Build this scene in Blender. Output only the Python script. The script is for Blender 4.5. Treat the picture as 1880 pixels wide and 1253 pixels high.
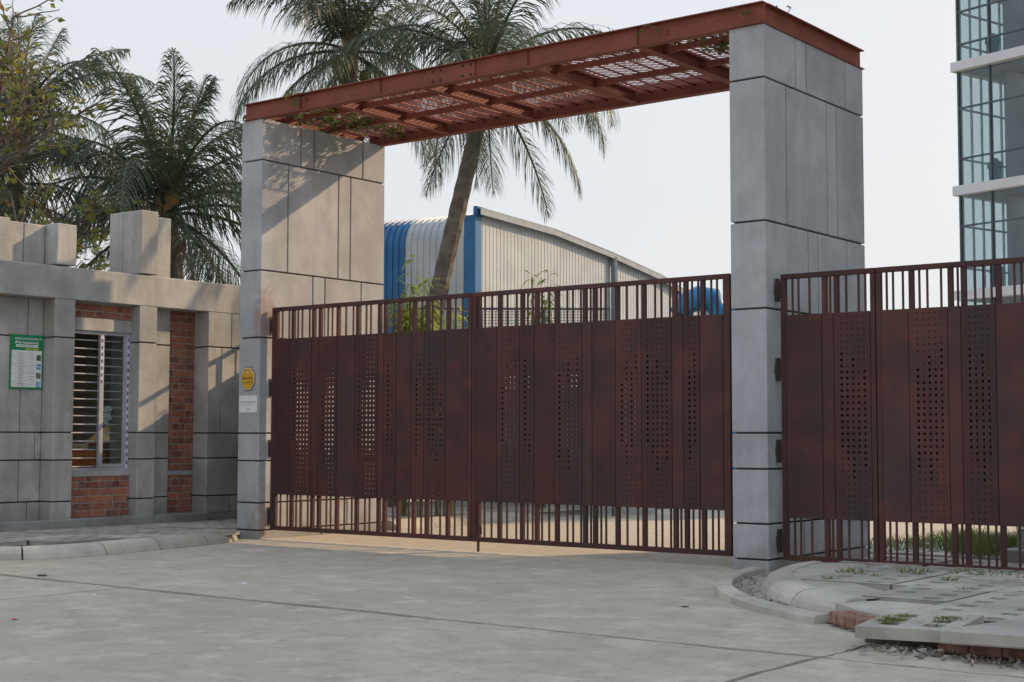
import bpy, math, random
from mathutils import Vector, Matrix
random.seed(7)
for o in list(bpy.data.objects): bpy.data.objects.remove(o)
SC = bpy.context.scene
COL = SC.collection
R = math.radians
# ------------------------------------------------------------------ camera
cd = bpy.data.cameras.new('camera'); cam = bpy.data.objects.new('camera', cd); COL.objects.link(cam)
yaw, pit, roll = -.657, .0655, .0018
fw = Vector((math.sin(yaw)*math.cos(pit), math.cos(yaw)*math.cos(pit), math.sin(pit)))
rt0 = Vector((math.cos(yaw), -math.sin(yaw), 0)); up0 = rt0.cross(fw)
rt = rt0*math.cos(roll) + up0*math.sin(roll); up = up0*math.cos(roll) - rt0*math.sin(roll)
cam.matrix_world = Matrix(((rt.x, up.x, -fw.x, 8.867), (rt.y, up.y, -fw.y, -15.909), (rt.z, up.z, -fw.z, 1.6), (0, 0, 0, 1)))
cd.sensor_width = 36; cd.lens = 36*2697.5/1880; cd.clip_end = 2000
SC.camera = cam
# ------------------------------------------------------------------ sky, sun, exposure
SUN = Vector((1, 1.94, 1.28)).normalized()
wd = bpy.data.worlds.new('World'); SC.world = wd; wd.use_nodes = True
nt = wd.node_tree; bg = nt.nodes['Background']
sky = nt.nodes.new('ShaderNodeTexSky'); sky.sky_type = 'NISHITA'; sky.sun_disc = False
sky.sun_elevation = math.asin(SUN.z); sky.sun_rotation = math.atan2(SUN.x, SUN.y)
sky.air_density = 1.0; sky.dust_density = 4.0; sky.ozone_density = 1.0
hs = nt.nodes.new('ShaderNodeHueSaturation'); hs.inputs['Saturation'].default_value = .9
nt.links.new(sky.outputs[0], hs.inputs['Color'])
tc = nt.nodes.new('ShaderNodeTexCoord'); nz = nt.nodes.new('ShaderNodeTexNoise')
nz.inputs['Scale'].default_value = 2.2; nz.inputs['Detail'].default_value = 4
nt.links.new(tc.outputs['Generated'], nz.inputs['Vector'])
cr = nt.nodes.new('ShaderNodeValToRGB'); cr.color_ramp.elements[0].position = .42; cr.color_ramp.elements[1].position = .72
nt.links.new(nz.outputs[0], cr.inputs[0])
HAZE = (3.75, 3.9, 4.05, 1); CLOUD = (4.15, 3.98, 3.96, 1); UPPER = (3.9, 4.4, 5.15, 1)
hz = nt.nodes.new('ShaderNodeMix'); hz.data_type = 'RGBA'; hz.inputs[6].default_value = HAZE; hz.inputs[7].default_value = CLOUD
nt.links.new(cr.outputs[0], hz.inputs[0])
mx = nt.nodes.new('ShaderNodeMix'); mx.data_type = 'RGBA'; 
sx_ = nt.nodes.new('ShaderNodeSeparateXYZ'); nt.links.new(tc.outputs['Generated'], sx_.inputs[0])
mr = nt.nodes.new('ShaderNodeMapRange'); mr.interpolation_type = 'SMOOTHSTEP'; nt.links.new(sx_.outputs[2], mr.inputs[0])
for i_, v_ in enumerate((.25, .8, .9, .9)): mr.inputs[i_+1].default_value = v_     # haze thins out towards the zenith
nt.links.new(mr.outputs[0], mx.inputs[0])
hu = nt.nodes.new('ShaderNodeMix'); hu.data_type = 'RGBA'; hu.inputs[7].default_value = UPPER
m2 = nt.nodes.new('ShaderNodeMapRange'); m2.interpolation_type = 'SMOOTHSTEP'; nt.links.new(sx_.outputs[2], m2.inputs[0]); m2.inputs[1].default_value = .2; m2.inputs[2].default_value = .7
nt.links.new(m2.outputs[0], hu.inputs[0]); nt.links.new(hz.outputs[2], hu.inputs[6])
nt.links.new(hs.outputs[0], mx.inputs[6]); nt.links.new(hu.outputs[2], mx.inputs[7])
nt.links.new(mx.outputs[2], bg.inputs[0]); bg.inputs[1].default_value = .15
sd = bpy.data.lights.new('sun', 'SUN'); sun = bpy.data.objects.new('sun', sd); COL.objects.link(sun)
sd.energy = 3.2; sd.angle = R(.7); sd.color = (1, .71, .43)
sun.rotation_euler = (-SUN).to_track_quat('-Z', 'Y').to_euler(); sun.location = (20, 40, 40)
vs = SC.view_settings; vs.view_transform = 'Standard'; vs.look = 'None'; vs.gamma = 1; vs.exposure = .5
# ------------------------------------------------------------------ materials
MT = {}
def newmat(name):
    m = bpy.data.materials.new(name); m.use_nodes = True; MT[name] = m
    n = m.node_tree.nodes; return m, m.node_tree, n['Principled BSDF']
def N(t, kind, **kw):
    n = t.nodes.new('ShaderNode' + kind)
    for k, v in kw.items():
        if k in n.inputs.keys(): n.inputs[k].default_value = v
        else: setattr(n, k, v)
    return n
def mixc(t, fac, a, b, blend='MIX'):
    m = t.nodes.new('ShaderNodeMix'); m.data_type = 'RGBA'; m.blend_type = blend
    for s, v in ((0, fac), (6, a), (7, b)):
        if hasattr(v, 'links'): t.links.new(v, m.inputs[s])
        else: m.inputs[s].default_value = v if s == 0 else (*v, 1)
    return m.outputs[2]
def ramp(t, src, p0, p1, c0=0, c1=1):
    r = t.nodes.new('ShaderNodeMapRange'); r.interpolation_type = 'SMOOTHSTEP'
    t.links.new(src, r.inputs[0])
    for i, v in enumerate((p0, p1, c0, c1)): r.inputs[i+1].default_value = v
    return r.outputs[0]
def noise(t, scale, detail=4, vec=None, rough=.55, stretch=None):
    n = N(t, 'TexNoise'); n.inputs['Scale'].default_value = scale; n.inputs['Detail'].default_value = detail; n.inputs['Roughness'].default_value = rough
    if vec is None: vec = N(t, 'NewGeometry').outputs['Position']
    if stretch:
        mp = N(t, 'Mapping'); mp.inputs['Scale'].default_value = stretch; t.links.new(vec, mp.inputs['Vector']); vec = mp.outputs[0]
    t.links.new(vec, n.inputs['Vector']); return n.outputs[0]
def bump(t, b, h, strength, dist=.01):
    n = N(t, 'Bump'); n.inputs['Strength'].default_value = strength; n.inputs['Distance'].default_value = dist
    t.links.new(h, n.inputs['Height']); t.links.new(n.outputs[0], b.inputs['Normal'])
def mul(c, k): return tuple(x*k for x in c)
def plain(name, c, rough=.6, metal=0, spec=.4, var=.12, vs_=3., bmp=0, bs=30):
    m, t, b = newmat(name)
    c2 = mixc(t, ramp(t, noise(t, vs_), .35, .65), mul(c, 1-var), mul(c, 1+var))
    t.links.new(c2, b.inputs['Base Color'])
    b.inputs['Roughness'].default_value = rough; b.inputs['Metallic'].default_value = metal; b.inputs['Specular IOR Level'].default_value = spec
    if bmp: bump(t, b, noise(t, bs, 3), bmp)
    return m
def rnd_val(t, col, lo, hi):
    oi = N(t, 'ObjectInfo'); r = ramp(t, oi.outputs['Random'], 0, 1, lo, hi)
    cc = N(t, 'CombineColor')
    for i in range(3): t.links.new(r, cc.inputs[i])
    return mixc(t, 1., col, cc.outputs[0], 'MULTIPLY')
def concrete(name, c, streak=.1, blotch=.14, pits=.25, rnd=(.94, 1.05), dirt=None, rust=None, grain=.35):
    m, t, b = newmat(name)
    col = mixc(t, ramp(t, noise(t, .9, 6, rough=.62), .32, .68), mul(c, 1-blotch), mul(c, 1+blotch*.7))
    col = mixc(t, ramp(t, noise(t, 2.6, 7, rough=.7, stretch=(1, 1, .6)), .45, .68, 0, .7), col, mul(c, 1-blotch*1.1))
    col = mixc(t, ramp(t, noise(t, 4, 5, stretch=(1, 1, .12)), .42, .75, 0, streak*3.5), col, mul(c, .66))
    col = mixc(t, ramp(t, noise(t, 9, 6, rough=.7), .52, .7, 0, .35), col, mul(c, 1.16))
    col = mixc(t, ramp(t, noise(t, 38, 3), .66, .74, 0, pits), col, mul(c, .5))
    if rnd: col = rnd_val(t, col, *rnd)
    geo = N(t, 'NewGeometry').outputs['Position']
    if dirt:                                   # splash dirt along the foot of the wall
        sp = N(t, 'SeparateXYZ'); t.links.new(geo, sp.inputs[0])
        ad = N(t, 'Math', operation='ADD'); t.links.new(sp.outputs[2], ad.inputs[0])
        nn = ramp(t, noise(t, 3, 5), .2, .8, -.25, .25); t.links.new(nn, ad.inputs[1])
        col = mixc(t, ramp(t, ad.outputs[0], dirt[0], dirt[1], dirt[2], 0), col, (.17, .15, .12))
    for (p, r_, k) in (rust or ()):            # rust washed out of a hinge
        vm = N(t, 'VectorMath', operation='SUBTRACT'); t.links.new(geo, vm.inputs[0]); vm.inputs[1].default_value = p
        mp = N(t, 'Mapping'); mp.inputs['Scale'].default_value = (1, 1, .45); t.links.new(vm.outputs[0], mp.inputs[0])
        ln = N(t, 'VectorMath', operation='LENGTH'); t.links.new(mp.outputs[0], ln.inputs[0])
        ad = N(t, 'Math', operation='ADD'); t.links.new(ln.outputs['Value'], ad.inputs[0]); t.links.new(ramp(t, noise(t, 7, 4), .2, .8, -.12, .12), ad.inputs[1])
        col = mixc(t, ramp(t, ad.outputs[0], r_*.2, r_, k, 0), col, (.28, .13, .06))
    t.links.new(col, b.inputs['Base Color']); b.inputs['Roughness'].default_value = .82; b.inputs['Specular IOR Level'].default_value = .3
    bump(t, b, noise(t, 26, 6, rough=.7), grain, .008)
    return m
concrete('pillar_concrete', (.395, .405, .42), .08, .19, .2, dirt=(.0, .4, .5), rust=(((-8.43, .13, 3.5), .3, .5), ((-8.43, .13, .36), .2, .45), ((-8.43, .13, 1.4), .12, .25)), grain=.2)
concrete('wall_concrete', (.40, .395, .375), .15, .27, .4, rnd=(.95, 1.04), dirt=(.1, .7, .5))
concrete('plinth_concrete', (.25, .25, .235), .1, .25, .3, rnd=None)
concrete('kerb_concrete', (.46, .43, .37), .05, .22, .3, rnd=(.88, 1.08))
concrete('paver_concrete', (.43, .405, .355), .05, .25, .35, rnd=(.85, 1.1))
plain('joint_dark', (.055, .052, .05), .9, var=.2)
def road_mat():
    m, t, b = newmat('road_concrete')
    c = (.455, .412, .335)
    geo = N(t, 'NewGeometry').outputs['Position']
    col = mixc(t, ramp(t, noise(t, .3, 5), .34, .66), mul(c, .90), mul(c, 1.06))
    col = mixc(t, ramp(t, noise(t, .45, 4), .5, .68, 0, .45), col, (.50, .43, .34))
    col = mixc(t, ramp(t, noise(t, 2.4, 9, rough=.75), .44, .62, 0, .6), col, mul(c, .70))
    col = mixc(t, ramp(t, noise(t, 1.7, 9, rough=.72), .50, .64, 0, .65), col, mul(c, 1.28))
    col = mixc(t, ramp(t, noise(t, 2.6, 9, rough=.8, stretch=(.5, 1.6, 1)), .60, .66, 0, .8), col, (.20, .16, .115))
    col = mixc(t, ramp(t, noise(t, 11, 8, rough=.8), .55, .68, 0, .65), col, mul(c, .58))
    col = mixc(t, ramp(t, noise(t, 30, 4), .60, .70, 0, .5), col, mul(c, .55))
    col = mixc(t, ramp(t, noise(t, 70, 2), .62, .72, 0, .4), col, mul(c, 1.35))
    sp = N(t, 'SeparateXYZ'); t.links.new(geo, sp.inputs[0])
    # beige tint over the driveway side of the gate line
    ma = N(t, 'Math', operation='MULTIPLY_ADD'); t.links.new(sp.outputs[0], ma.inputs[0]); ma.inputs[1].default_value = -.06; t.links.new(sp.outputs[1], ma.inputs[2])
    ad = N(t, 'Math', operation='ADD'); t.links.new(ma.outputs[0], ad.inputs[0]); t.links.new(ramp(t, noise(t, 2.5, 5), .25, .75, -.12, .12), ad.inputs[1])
    beige = mixc(t, ramp(t, noise(t, 5, 6), .35, .7), (.41, .365, .295), (.48, .435, .36))
    col = mixc(t, ramp(t, ad.outputs[0], -.42, -.22, 0, .92), col, beige)
    col = rnd_val(t, col, .96, 1.04)
    t.links.new(col, b.inputs['Base Color']); b.inputs['Roughness'].default_value = .85; b.inputs['Specular IOR Level'].default_value = .25
    h = N(t, 'Math', operation='ADD'); t.links.new(noise(t, 5, 6, rough=.7), h.inputs[0]); t.links.new(noise(t, 60, 4), h.inputs[1])
    bump(t, b, h.outputs[0], .6, .015)
road_mat()
def brickmat():
    m, t, b = newmat('brick')
    oi = N(t, 'ObjectInfo')
    cr = N(t, 'ValToRGB'); t.links.new(oi.outputs['Random'], cr.inputs[0])
    e = cr.color_ramp.elements; e[0].color = (.13, .042, .032, 1); e[1].color = (.42, .14, .07, 1)
    k = e.new(.45); k.color = (.28, .085, .055, 1); k = e.new(.8); k.color = (.34, .105, .06, 1)
    col = mixc(t, ramp(t, noise(t, 14, 5), .35, .7, 0, .6), cr.outputs[0], (.36, .2, .14))
    t.links.new(col, b.inputs['Base Color']); b.inputs['Roughness'].default_value = .88
    bump(t, b, noise(t, 50, 4), .4)
brickmat()
plain('brick_dusty', (.25, .135, .105), .92, var=.3, vs_=9, bmp=.6, bs=25)
plain('mortar', (.38, .36, .33), .9, var=.2, vs_=12, bmp=.4)
def gatepaint():
    m, t, b = newmat('gate_paint')
    base = mixc(t, ramp(t, noise(t, 1.7, 5, rough=.6), .38, .66), (.052, .021, .019), (.085, .026, .022))
    base = mixc(t, ramp(t, noise(t, 1.1, 3, stretch=(1, 1, .55)), .50, .74, 0, .8), base, (.038, .026, .028))
    base = mixc(t, ramp(t, noise(t, 2.6, 5, rough=.65), .52, .78, 0, .75), base, (.125, .030, .021))
    base = rnd_val(t, base, .82, 1.14)
    t.links.new(base, b.inputs['Base Color']); b.inputs['Roughness'].default_value = .5; b.inputs['Specular IOR Level'].default_value = .35
    t.links.new(ramp(t, noise(t, 3, 5), .3, .7, .42, .62), b.inputs['Roughness'])
    bump(t, b, noise(t, 35, 3), .06)
gatepaint()
def beampaint():
    m, t, b = newmat('beam_paint')
    base = mixc(t, ramp(t, noise(t, 2.2, 6, rough=.65), .35, .68), (.185, .048, .034), (.245, .070, .046))
    base = mixc(t, ramp(t, noise(t, 7, 6, rough=.7, stretch=(1, 1, .4)), .56, .74, 0, .6), base, (.13, .055, .045))
    t.links.new(base, b.inputs['Base Color']); b.inputs['Roughness'].default_value = .6; b.inputs['Specular IOR Level'].default_value = .3
    bump(t, b, noise(t, 30, 3), .1)
beampaint()
plain('hinge_iron', (.045, .028, .025), .6, var=.3)
plain('sheet_grey', (.40, .43, .44), .45, 0, .4, .08, 1.2); plain('sheet_white', (.40, .435, .455), .5, 0, .4, .07, 1.0)
plain('sheet_blue', (.018, .115, .26), .45, 0, .4, .12, 1.5); plain('duct_blue', (.025, .18, .40), .4, 0, .4, .1)
plain('trim_grey', (.24, .28, .31), .5, 0, .4, .1); plain('pipe_grey', (.16, .21, .25), .5)
plain('slab_white', (.68, .69, .72), .6, var=.04); plain('mullion', (.10, .13, .15), .45, .3, .4, .08); plain('mullion_pale', (.55, .60, .63), .5, .1)
plain('room_wall', (.42, .44, .46), .8, var=.05); plain('room_dark', (.14, .14, .145), .8); plain('teal_plastic', (.02, .22, .21), .4)
plain('alu', (.55, .56, .60), .38, .5, .5, .06); plain('grille', (.62, .62, .64), .4, .4); plain('tape_white', (.66, .63, .72), .5, var=.05); plain('tape_purple', (.10, .06, .22), .5)
plain('wood_desk', (.42, .14, .04), .5, var=.2); plain('room_inside', (.34, .33, .27), .9); plain('book_red', (.35, .06, .05)); plain('book_green', (.25, .3, .18)); plain('cream', (.6, .52, .4)); plain('reflection_white', (.7, .72, .75), .4)
plain('sign_green', (.015, .23, .085), .35, var=.05); plain('sign_white', (.72, .74, .72), .4, var=.03); plain('sign_yellow', (.62, .33, .03), .45, var=.08); plain('ink', (.03, .035, .04), .6); plain('ink_green', (.12, .25, .04), .6); plain('ink_yellow', (.55, .62, .05), .6); plain('ink_grey', (.28, .3, .3), .6)
plain('photo_sky', (.25, .4, .65), .4, var=.5, vs_=25); plain('photo_ground', (.16, .14, .12), .4, var=.7, vs_=30); plain('photo_green', (.12, .16, .1), .4, var=.7, vs_=30)
plain('soil', (.075, .065, .05), .95, var=.35, vs_=2.5, bmp=.6, bs=20); plain('ground_earth', (.20, .18, .13), .95, var=.35, vs_=.4, bmp=.5, bs=6)
plain('rubble', (.30, .27, .24), .95, var=.4, vs_=9, bmp=.6); plain('red_litter', (.6, .02, .02), .5); plain('white_litter', (.75, .75, .78), .6); plain('black_litter', (.04, .035, .03), .8)
plain('bark', (.17, .14, .11), .9, var=.3, vs_=6, bmp=.6, bs=14); plain('palm_bark', (.155, .13, .105), .9, var=.3, vs_=5, bmp=.7, bs=12); plain('husk', (.20, .12, .05), .8, var=.3); plain('coconut', (.16, .15, .05), .6, var=.3)
plain('block_pale', (.42, .43, .42), .8, var=.1)
def leafmat(name, c1, c2, tr=.3, rough=.5):
    m, t, b = newmat(name); out = t.nodes['Material Output']
    oi = N(t, 'ObjectInfo')
    col = mixc(t, ramp(t, noise(t, 2.6, 3), .35, .68), c1, c2)
    col = rnd_val(t, col, .8, 1.2)
    t.links.new(col, b.inputs['Base Color']); b.inputs['Roughness'].default_value = rough; b.inputs['Specular IOR Level'].default_value = .35
    ts = N(t, 'BsdfTranslucent'); t.links.new(col, ts.inputs[0])
    ms = N(t, 'MixShader'); ms.inputs[0].default_value = tr
    t.links.new(b.outputs[0], ms.inputs[1]); t.links.new(ts.outputs[0], ms.inputs[2]); t.links.new(ms.outputs[0], out.inputs[0])
leafmat('palm_leaf', (.075, .098, .060), (.125, .15, .088), .3, .45)
leafmat('palm_leaf_dark', (.030, .052, .026), (.055, .08, .038), .22, .42)
leafmat('palm_dry', (.20, .09, .035), (.26, .13, .05), .2)
leafmat('tree_leaf', (.15, .18, .04), (.24, .24, .06), .4); leafmat('tree_leaf_old', (.26, .16, .02), (.32, .2, .03), .35)
leafmat('bamboo_leaf', (.24, .33, .05), (.38, .44, .09), .5); leafmat('creeper_leaf', (.10, .14, .03), (.16, .17, .04), .35); leafmat('grass_blade', (.10, .16, .03), (.16, .2, .05), .35)
plain('rachis', (.16, .17, .06), .5); plain('dry_stem', (.17, .11, .06), .9)
def glassmat(name, tint, refl=1.0):
    m, t, b = newmat(name); out = t.nodes['Material Output']
    lw = N(t, 'LayerWeight'); lw.inputs[0].default_value = .5
    pw = N(t, 'Math', operation='POWER'); t.links.new(lw.outputs['Facing'], pw.inputs[0]); pw.inputs[1].default_value = 5
    k = N(t, 'Math', operation='MULTIPLY_ADD'); t.links.new(pw.outputs[0], k.inputs[0]); k.inputs[1].default_value = .9; k.inputs[2].default_value = .04*refl
    tr = N(t, 'BsdfTransparent'); tr.inputs[0].default_value = (*tint, 1); gl = N(t, 'BsdfGlossy'); gl.inputs['Roughness'].default_value = .015
    ms = N(t, 'MixShader'); t.links.new(k.outputs[0], ms.inputs[0]); t.links.new(tr.outputs[0], ms.inputs[1]); t.links.new(gl.outputs[0], ms.inputs[2])
    t.links.new(ms.outputs[0], out.inputs[0])
glassmat('glass_clear', (.86, .91, .90)); glassmat('glass_tint', (.74, .80, .83), 1.2)
m, t, b = newmat('lamp_on'); b.inputs['Emission Color'].default_value = (1, 1, 1, 1); b.inputs['Emission Strength'].default_value = 3
# ------------------------------------------------------------------ mesh helpers
class MB:
    def __init__(s): s.v = []; s.f = []
    def add(s, vs_, fs): n = len(s.v); s.v += [tuple(p) for p in vs_]; s.f += [tuple(i+n for i in q) for q in fs]; return s
    def box(s, x0, x1, y0, y1, z0, z1, c=0):
        if c <= 0:
            return s.add([(x, y, z) for z in (z0, z1) for y in (y0, y1) for x in (x0, x1)], [(0, 2, 3, 1), (4, 5, 7, 6), (0, 1, 5, 4), (2, 6, 7, 3), (0, 4, 6, 2), (1, 3, 7, 5)])
        V = []; ix = {}
        for a in (0, 1):
            for b_ in (0, 1):
                for d in (0, 1):
                    P = ((x0, x1)[a], (y0, y1)[b_], (z0, z1)[d]); sg = (1-2*a, 1-2*b_, 1-2*d)
                    for k in range(3):
                        q = [P[i] + (0 if i == k else sg[i]*c) for i in range(3)]; ix[(a, b_, d, k)] = len(V); V.append(q)
        F = []
        for k in range(3):
            i, j = [(1, 2), (2, 0), (0, 1)][k]
            for e in (0, 1):
                q = []
                for (p, r_) in ((0, 0), (1, 0), (1, 1), (0, 1)):
                    w = [0, 0, 0]; w[k] = e; w[i] = p; w[j] = r_; q.append(ix[(*w, k)])
                F.append(q if e else q[::-1])
        for k in range(3):                     # edge chamfers along axis k
            i, j = [(1, 2), (2, 0), (0, 1)][k]
            for p in (0, 1):
                for r_ in (0, 1):
                    w0 = [0, 0, 0]; w1 = [0, 0, 0]; w0[i] = w1[i] = p; w0[j] = w1[j] = r_; w1[k] = 1
                    q = [ix[(*w0, i)], ix[(*w1, i)], ix[(*w1, j)], ix[(*w0, j)]]
                    F.append(q if p == r_ else q[::-1])
        for a in (0, 1):
            for b_ in (0, 1):
                for d in (0, 1):
                    q = [ix[(a, b_, d, k)] for k in range(3)]; F.append(q if (a+b_+d) % 2 else q[::-1])
        return s.add(V, F)
    def bar(s, p, q, w, h=None, up=(0, 0, 1)):
        p, q = Vector(p), Vector(q); h = h or w; d = (q-p).normalized(); u = Vector(up)
        if abs(d.dot(u)) > .98: u = Vector((1, 0, 0))
        a = d.cross(u).normalized()*w/2; b_ = a.cross(d).normalized()*h/2
        return s.add([p-a-b_, p+a-b_, p+a+b_, p-a+b_, q-a-b_, q+a-b_, q+a+b_, q-a+b_], [(0, 3, 2, 1), (4, 5, 6, 7), (0, 1, 5, 4), (1, 2, 6, 5), (2, 3, 7, 6), (3, 0, 4, 7)])
    def tube(s, pts, rad, n=8, cap=True):
        pts = [Vector(p) for p in pts]; V = []; F = []
        for i, p in enumerate(pts):
            d = (pts[min(i+1, len(pts)-1)]-pts[max(i-1, 0)]).normalized()
            u = Vector((0, 0, 1)) if abs(d.z) < .95 else Vector((1, 0, 0))
            a = d.cross(u).normalized(); b_ = d.cross(a)
            r_ = rad[i] if hasattr(rad, '__len__') else rad
            V += [p + a*(r_*math.cos(6.2832*k/n)) + b_*(r_*math.sin(6.2832*k/n)) for k in range(n)]
        for i in range(len(pts)-1):
            for k in range(n): F.append((i*n+k, i*n+(k+1) % n, (i+1)*n+(k+1) % n, (i+1)*n+k))
        if cap: F += [tuple(range(n)), tuple(range((len(pts)-1)*n, len(pts)*n))]
        return s.add(V, F)
    def prism(s, poly, z0, z1):
        n = len(poly); V = [(x, y, z0) for x, y in poly] + [(x, y, z1) for x, y in poly]
        return s.add(V, [tuple(range(n))[::-1], tuple(range(n, 2*n))] + [(i, (i+1) % n, n+(i+1) % n, n+i) for i in range(n)])
    def grid(s, rows):                          # rows: list of equal-length point lists
        m_ = len(rows[0]); V = [p for r_ in rows for p in r_]
        return s.add(V, [(i*m_+k, i*m_+k+1, (i+1)*m_+k+1, (i+1)*m_+k) for i in range(len(rows)-1) for k in range(m_-1)])
    def perf(s, us, vs_, box, rad, fn, depth, n=8, square=None):
        """plate with real holes: us, vs_ hole centres, box plate limits, rad(i,j), fn(u,v,w)->xyz"""
        u0, u1, v0, v1 = box
        cu = [us[0]-(us[1]-us[0])/2 if len(us) > 1 else us[0]-.036] + [(us[i]+us[i+1])/2 for i in range(len(us)-1)]; cu.append(2*us[-1]-cu[-1])
        cv = [vs_[0]-(vs_[1]-vs_[0])/2 if len(vs_) > 1 else vs_[0]-.1] + [(vs_[i]+vs_[i+1])/2 for i in range(len(vs_)-1)]; cv.append(2*vs_[-1]-cv[-1])
        q = lambda a, b_, c, d: s.add([fn(a, c, 0), fn(b_, c, 0), fn(b_, d, 0), fn(a, d, 0)], [(0, 1, 2, 3)])
        q(u0, cu[0], v0, v1); q(cu[-1], u1, v0, v1); q(cu[0], cu[-1], v0, cv[0]); q(cu[0], cu[-1], cv[-1], v1)
        for i, u in enumerate(us):
            for j, v in enumerate(vs_):
                r_ = rad(i, j); O = []; I = []; B = []
                sq = square(i, j) if square else False
                for k in range(n):
                    a = 6.28319*k/n; ca, sa = math.cos(a), math.sin(a); mm = max(abs(ca), abs(sa)); ex, ey = ca/mm, sa/mm
                    O.append(fn(u+(ex*(cu[i+1]-u) if ex > 0 else ex*(u-cu[i])), v+(ey*(cv[j+1]-v) if ey > 0 else ey*(v-cv[j])), 0))
                    pu, pv = (u+ex*r_*.9, v+ey*r_*.9) if sq else (u+ca*r_, v+sa*r_)
                    I.append(fn(pu, pv, 0)); B.append(fn(pu, pv, depth))
                s.add(O+I+B, [(k, (k+1) % n, n+(k+1) % n, n+k) for k in range(n)] + [(n+k, n+(k+1) % n, 2*n+(k+1) % n, 2*n+k) for k in range(n)])
        e = [(u0, v0), (u1, v0), (u1, v1), (u0, v1)]
        s.add([fn(a, b_, 0) for a, b_ in e]+[fn(a, b_, depth) for a, b_ in e], [(i, i+4, (i+1) % 4+4, (i+1) % 4) for i in range(4)])
        return s
    def mesh(s, name, mat, smooth=False, off=(0, 0, 0)):
        me = bpy.data.meshes.new(name); ox, oy, oz = off
        me.from_pydata([(x-ox, y-oy, z-oz) for x, y, z in s.v], [], s.f); me.update()
        me.materials.append(MT[mat])
        if smooth: me.polygons.foreach_set('use_smooth', [True]*len(me.polygons))
        return me
    def build(s, name, mat, parent=None, smooth=False, local=False, loc=None):
        off = (0, 0, 0)
        if parent is not None and not local: off = wloc(parent)
        o = bpy.data.objects.new(name, s.mesh(name, mat, smooth, off)); COL.objects.link(o)
        if parent is not None: o.parent = parent
        if loc: o.location = loc
        return o
def wloc(o):
    v = Vector((0, 0, 0))
    while o is not None: v += o.location; o = o.parent
    return v
def put(name, me, parent, loc=(0, 0, 0), rot=(0, 0, 0), scale=None):
    o = bpy.data.objects.new(name, me); COL.objects.link(o); o.parent = parent; o.location = loc; o.rotation_euler = rot
    if scale: o.scale = scale
    return o
def tag(o, label, cat, group=None):
    o['label'] = label; o['category'] = cat
    if group: o['group'] = group
    return o
def thing(name, loc, label, cat, group=None, rz=0):
    o = bpy.data.objects.new(name, None); COL.objects.link(o); o.location = loc; o.rotation_euler = (0, 0, rz); o.empty_display_size = .2
    return tag(o, label, cat, group)
def struct(o): o['kind'] = 'structure'; return o
def stuff(o): o['kind'] = 'stuff'; return o
def text(s, size, mat, parent, loc, rot, name='lettering', bold=0, ax='CENTER', sx=1):
    cu = bpy.data.curves.new('t', 'FONT'); cu.body = s; cu.size = size; cu.align_x = ax; cu.align_y = 'CENTER'; cu.offset = bold; cu.resolution_u = 2
    ob = bpy.data.objects.new('t', cu); COL.objects.link(ob); bpy.context.view_layer.update()
    me = bpy.data.meshes.new_from_object(ob); bpy.data.objects.remove(ob); me.name = name; me.materials.clear(); me.materials.append(MT[mat])
    return put(name, me, parent, Vector(loc)-wloc(parent), rot, (sx, 1, 1))
rnd = random.uniform
def jag(pts, amp=.012, step=.09, seed=1):
    """subdivide a closed polygon and roughen its edge"""
    rr = random.Random(seed); out = []
    for i in range(len(pts)):
        a, b_ = Vector(pts[i]), Vector(pts[(i+1) % len(pts)]); n = max(1, min(140, int((b_-a).length/step))); nn = Vector((-(b_-a).y, (b_-a).x)).normalized(); w = 0
        for k in range(n):
            w = w*.8 + rr.uniform(-1, 1)*amp; out.append(tuple(a+(b_-a)*k/n + nn*(w if k else 0)))
    return out
# ------------------------------------------------------------------ ground, road, pavements
struct(MB().grid([[(-500, y, -.1), (500, y, -.1)] for y in (-300, 900)]).build('ground', 'ground_earth'))
road = struct(bpy.data.objects.new('road', None)); COL.objects.link(road)
MB().grid([[(-60, y, -.05), (60, y, -.05)] for y in (-60, .3)]).build('road_bed', 'joint_dark', road)
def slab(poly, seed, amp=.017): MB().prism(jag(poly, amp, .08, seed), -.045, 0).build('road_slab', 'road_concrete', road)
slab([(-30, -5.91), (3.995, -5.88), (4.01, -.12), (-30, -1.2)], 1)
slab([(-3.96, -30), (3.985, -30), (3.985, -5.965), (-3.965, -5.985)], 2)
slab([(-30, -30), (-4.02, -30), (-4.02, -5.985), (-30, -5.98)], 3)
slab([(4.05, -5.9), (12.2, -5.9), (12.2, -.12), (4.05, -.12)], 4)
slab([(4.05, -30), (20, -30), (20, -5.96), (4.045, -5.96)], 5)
drive = struct(bpy.data.objects.new('driveway', None)); COL.objects.link(drive)
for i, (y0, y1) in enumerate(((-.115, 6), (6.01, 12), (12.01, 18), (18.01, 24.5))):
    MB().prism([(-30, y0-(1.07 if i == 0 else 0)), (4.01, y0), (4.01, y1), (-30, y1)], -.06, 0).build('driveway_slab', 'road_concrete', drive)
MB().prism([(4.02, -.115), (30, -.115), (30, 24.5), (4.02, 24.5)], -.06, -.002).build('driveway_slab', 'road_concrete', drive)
KP = [(0, -.05), (0, .165), (.10, .17), (.18, .16), (.25, .13), (.30, .08), (.33, .02), (.34, -.05)]
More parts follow.
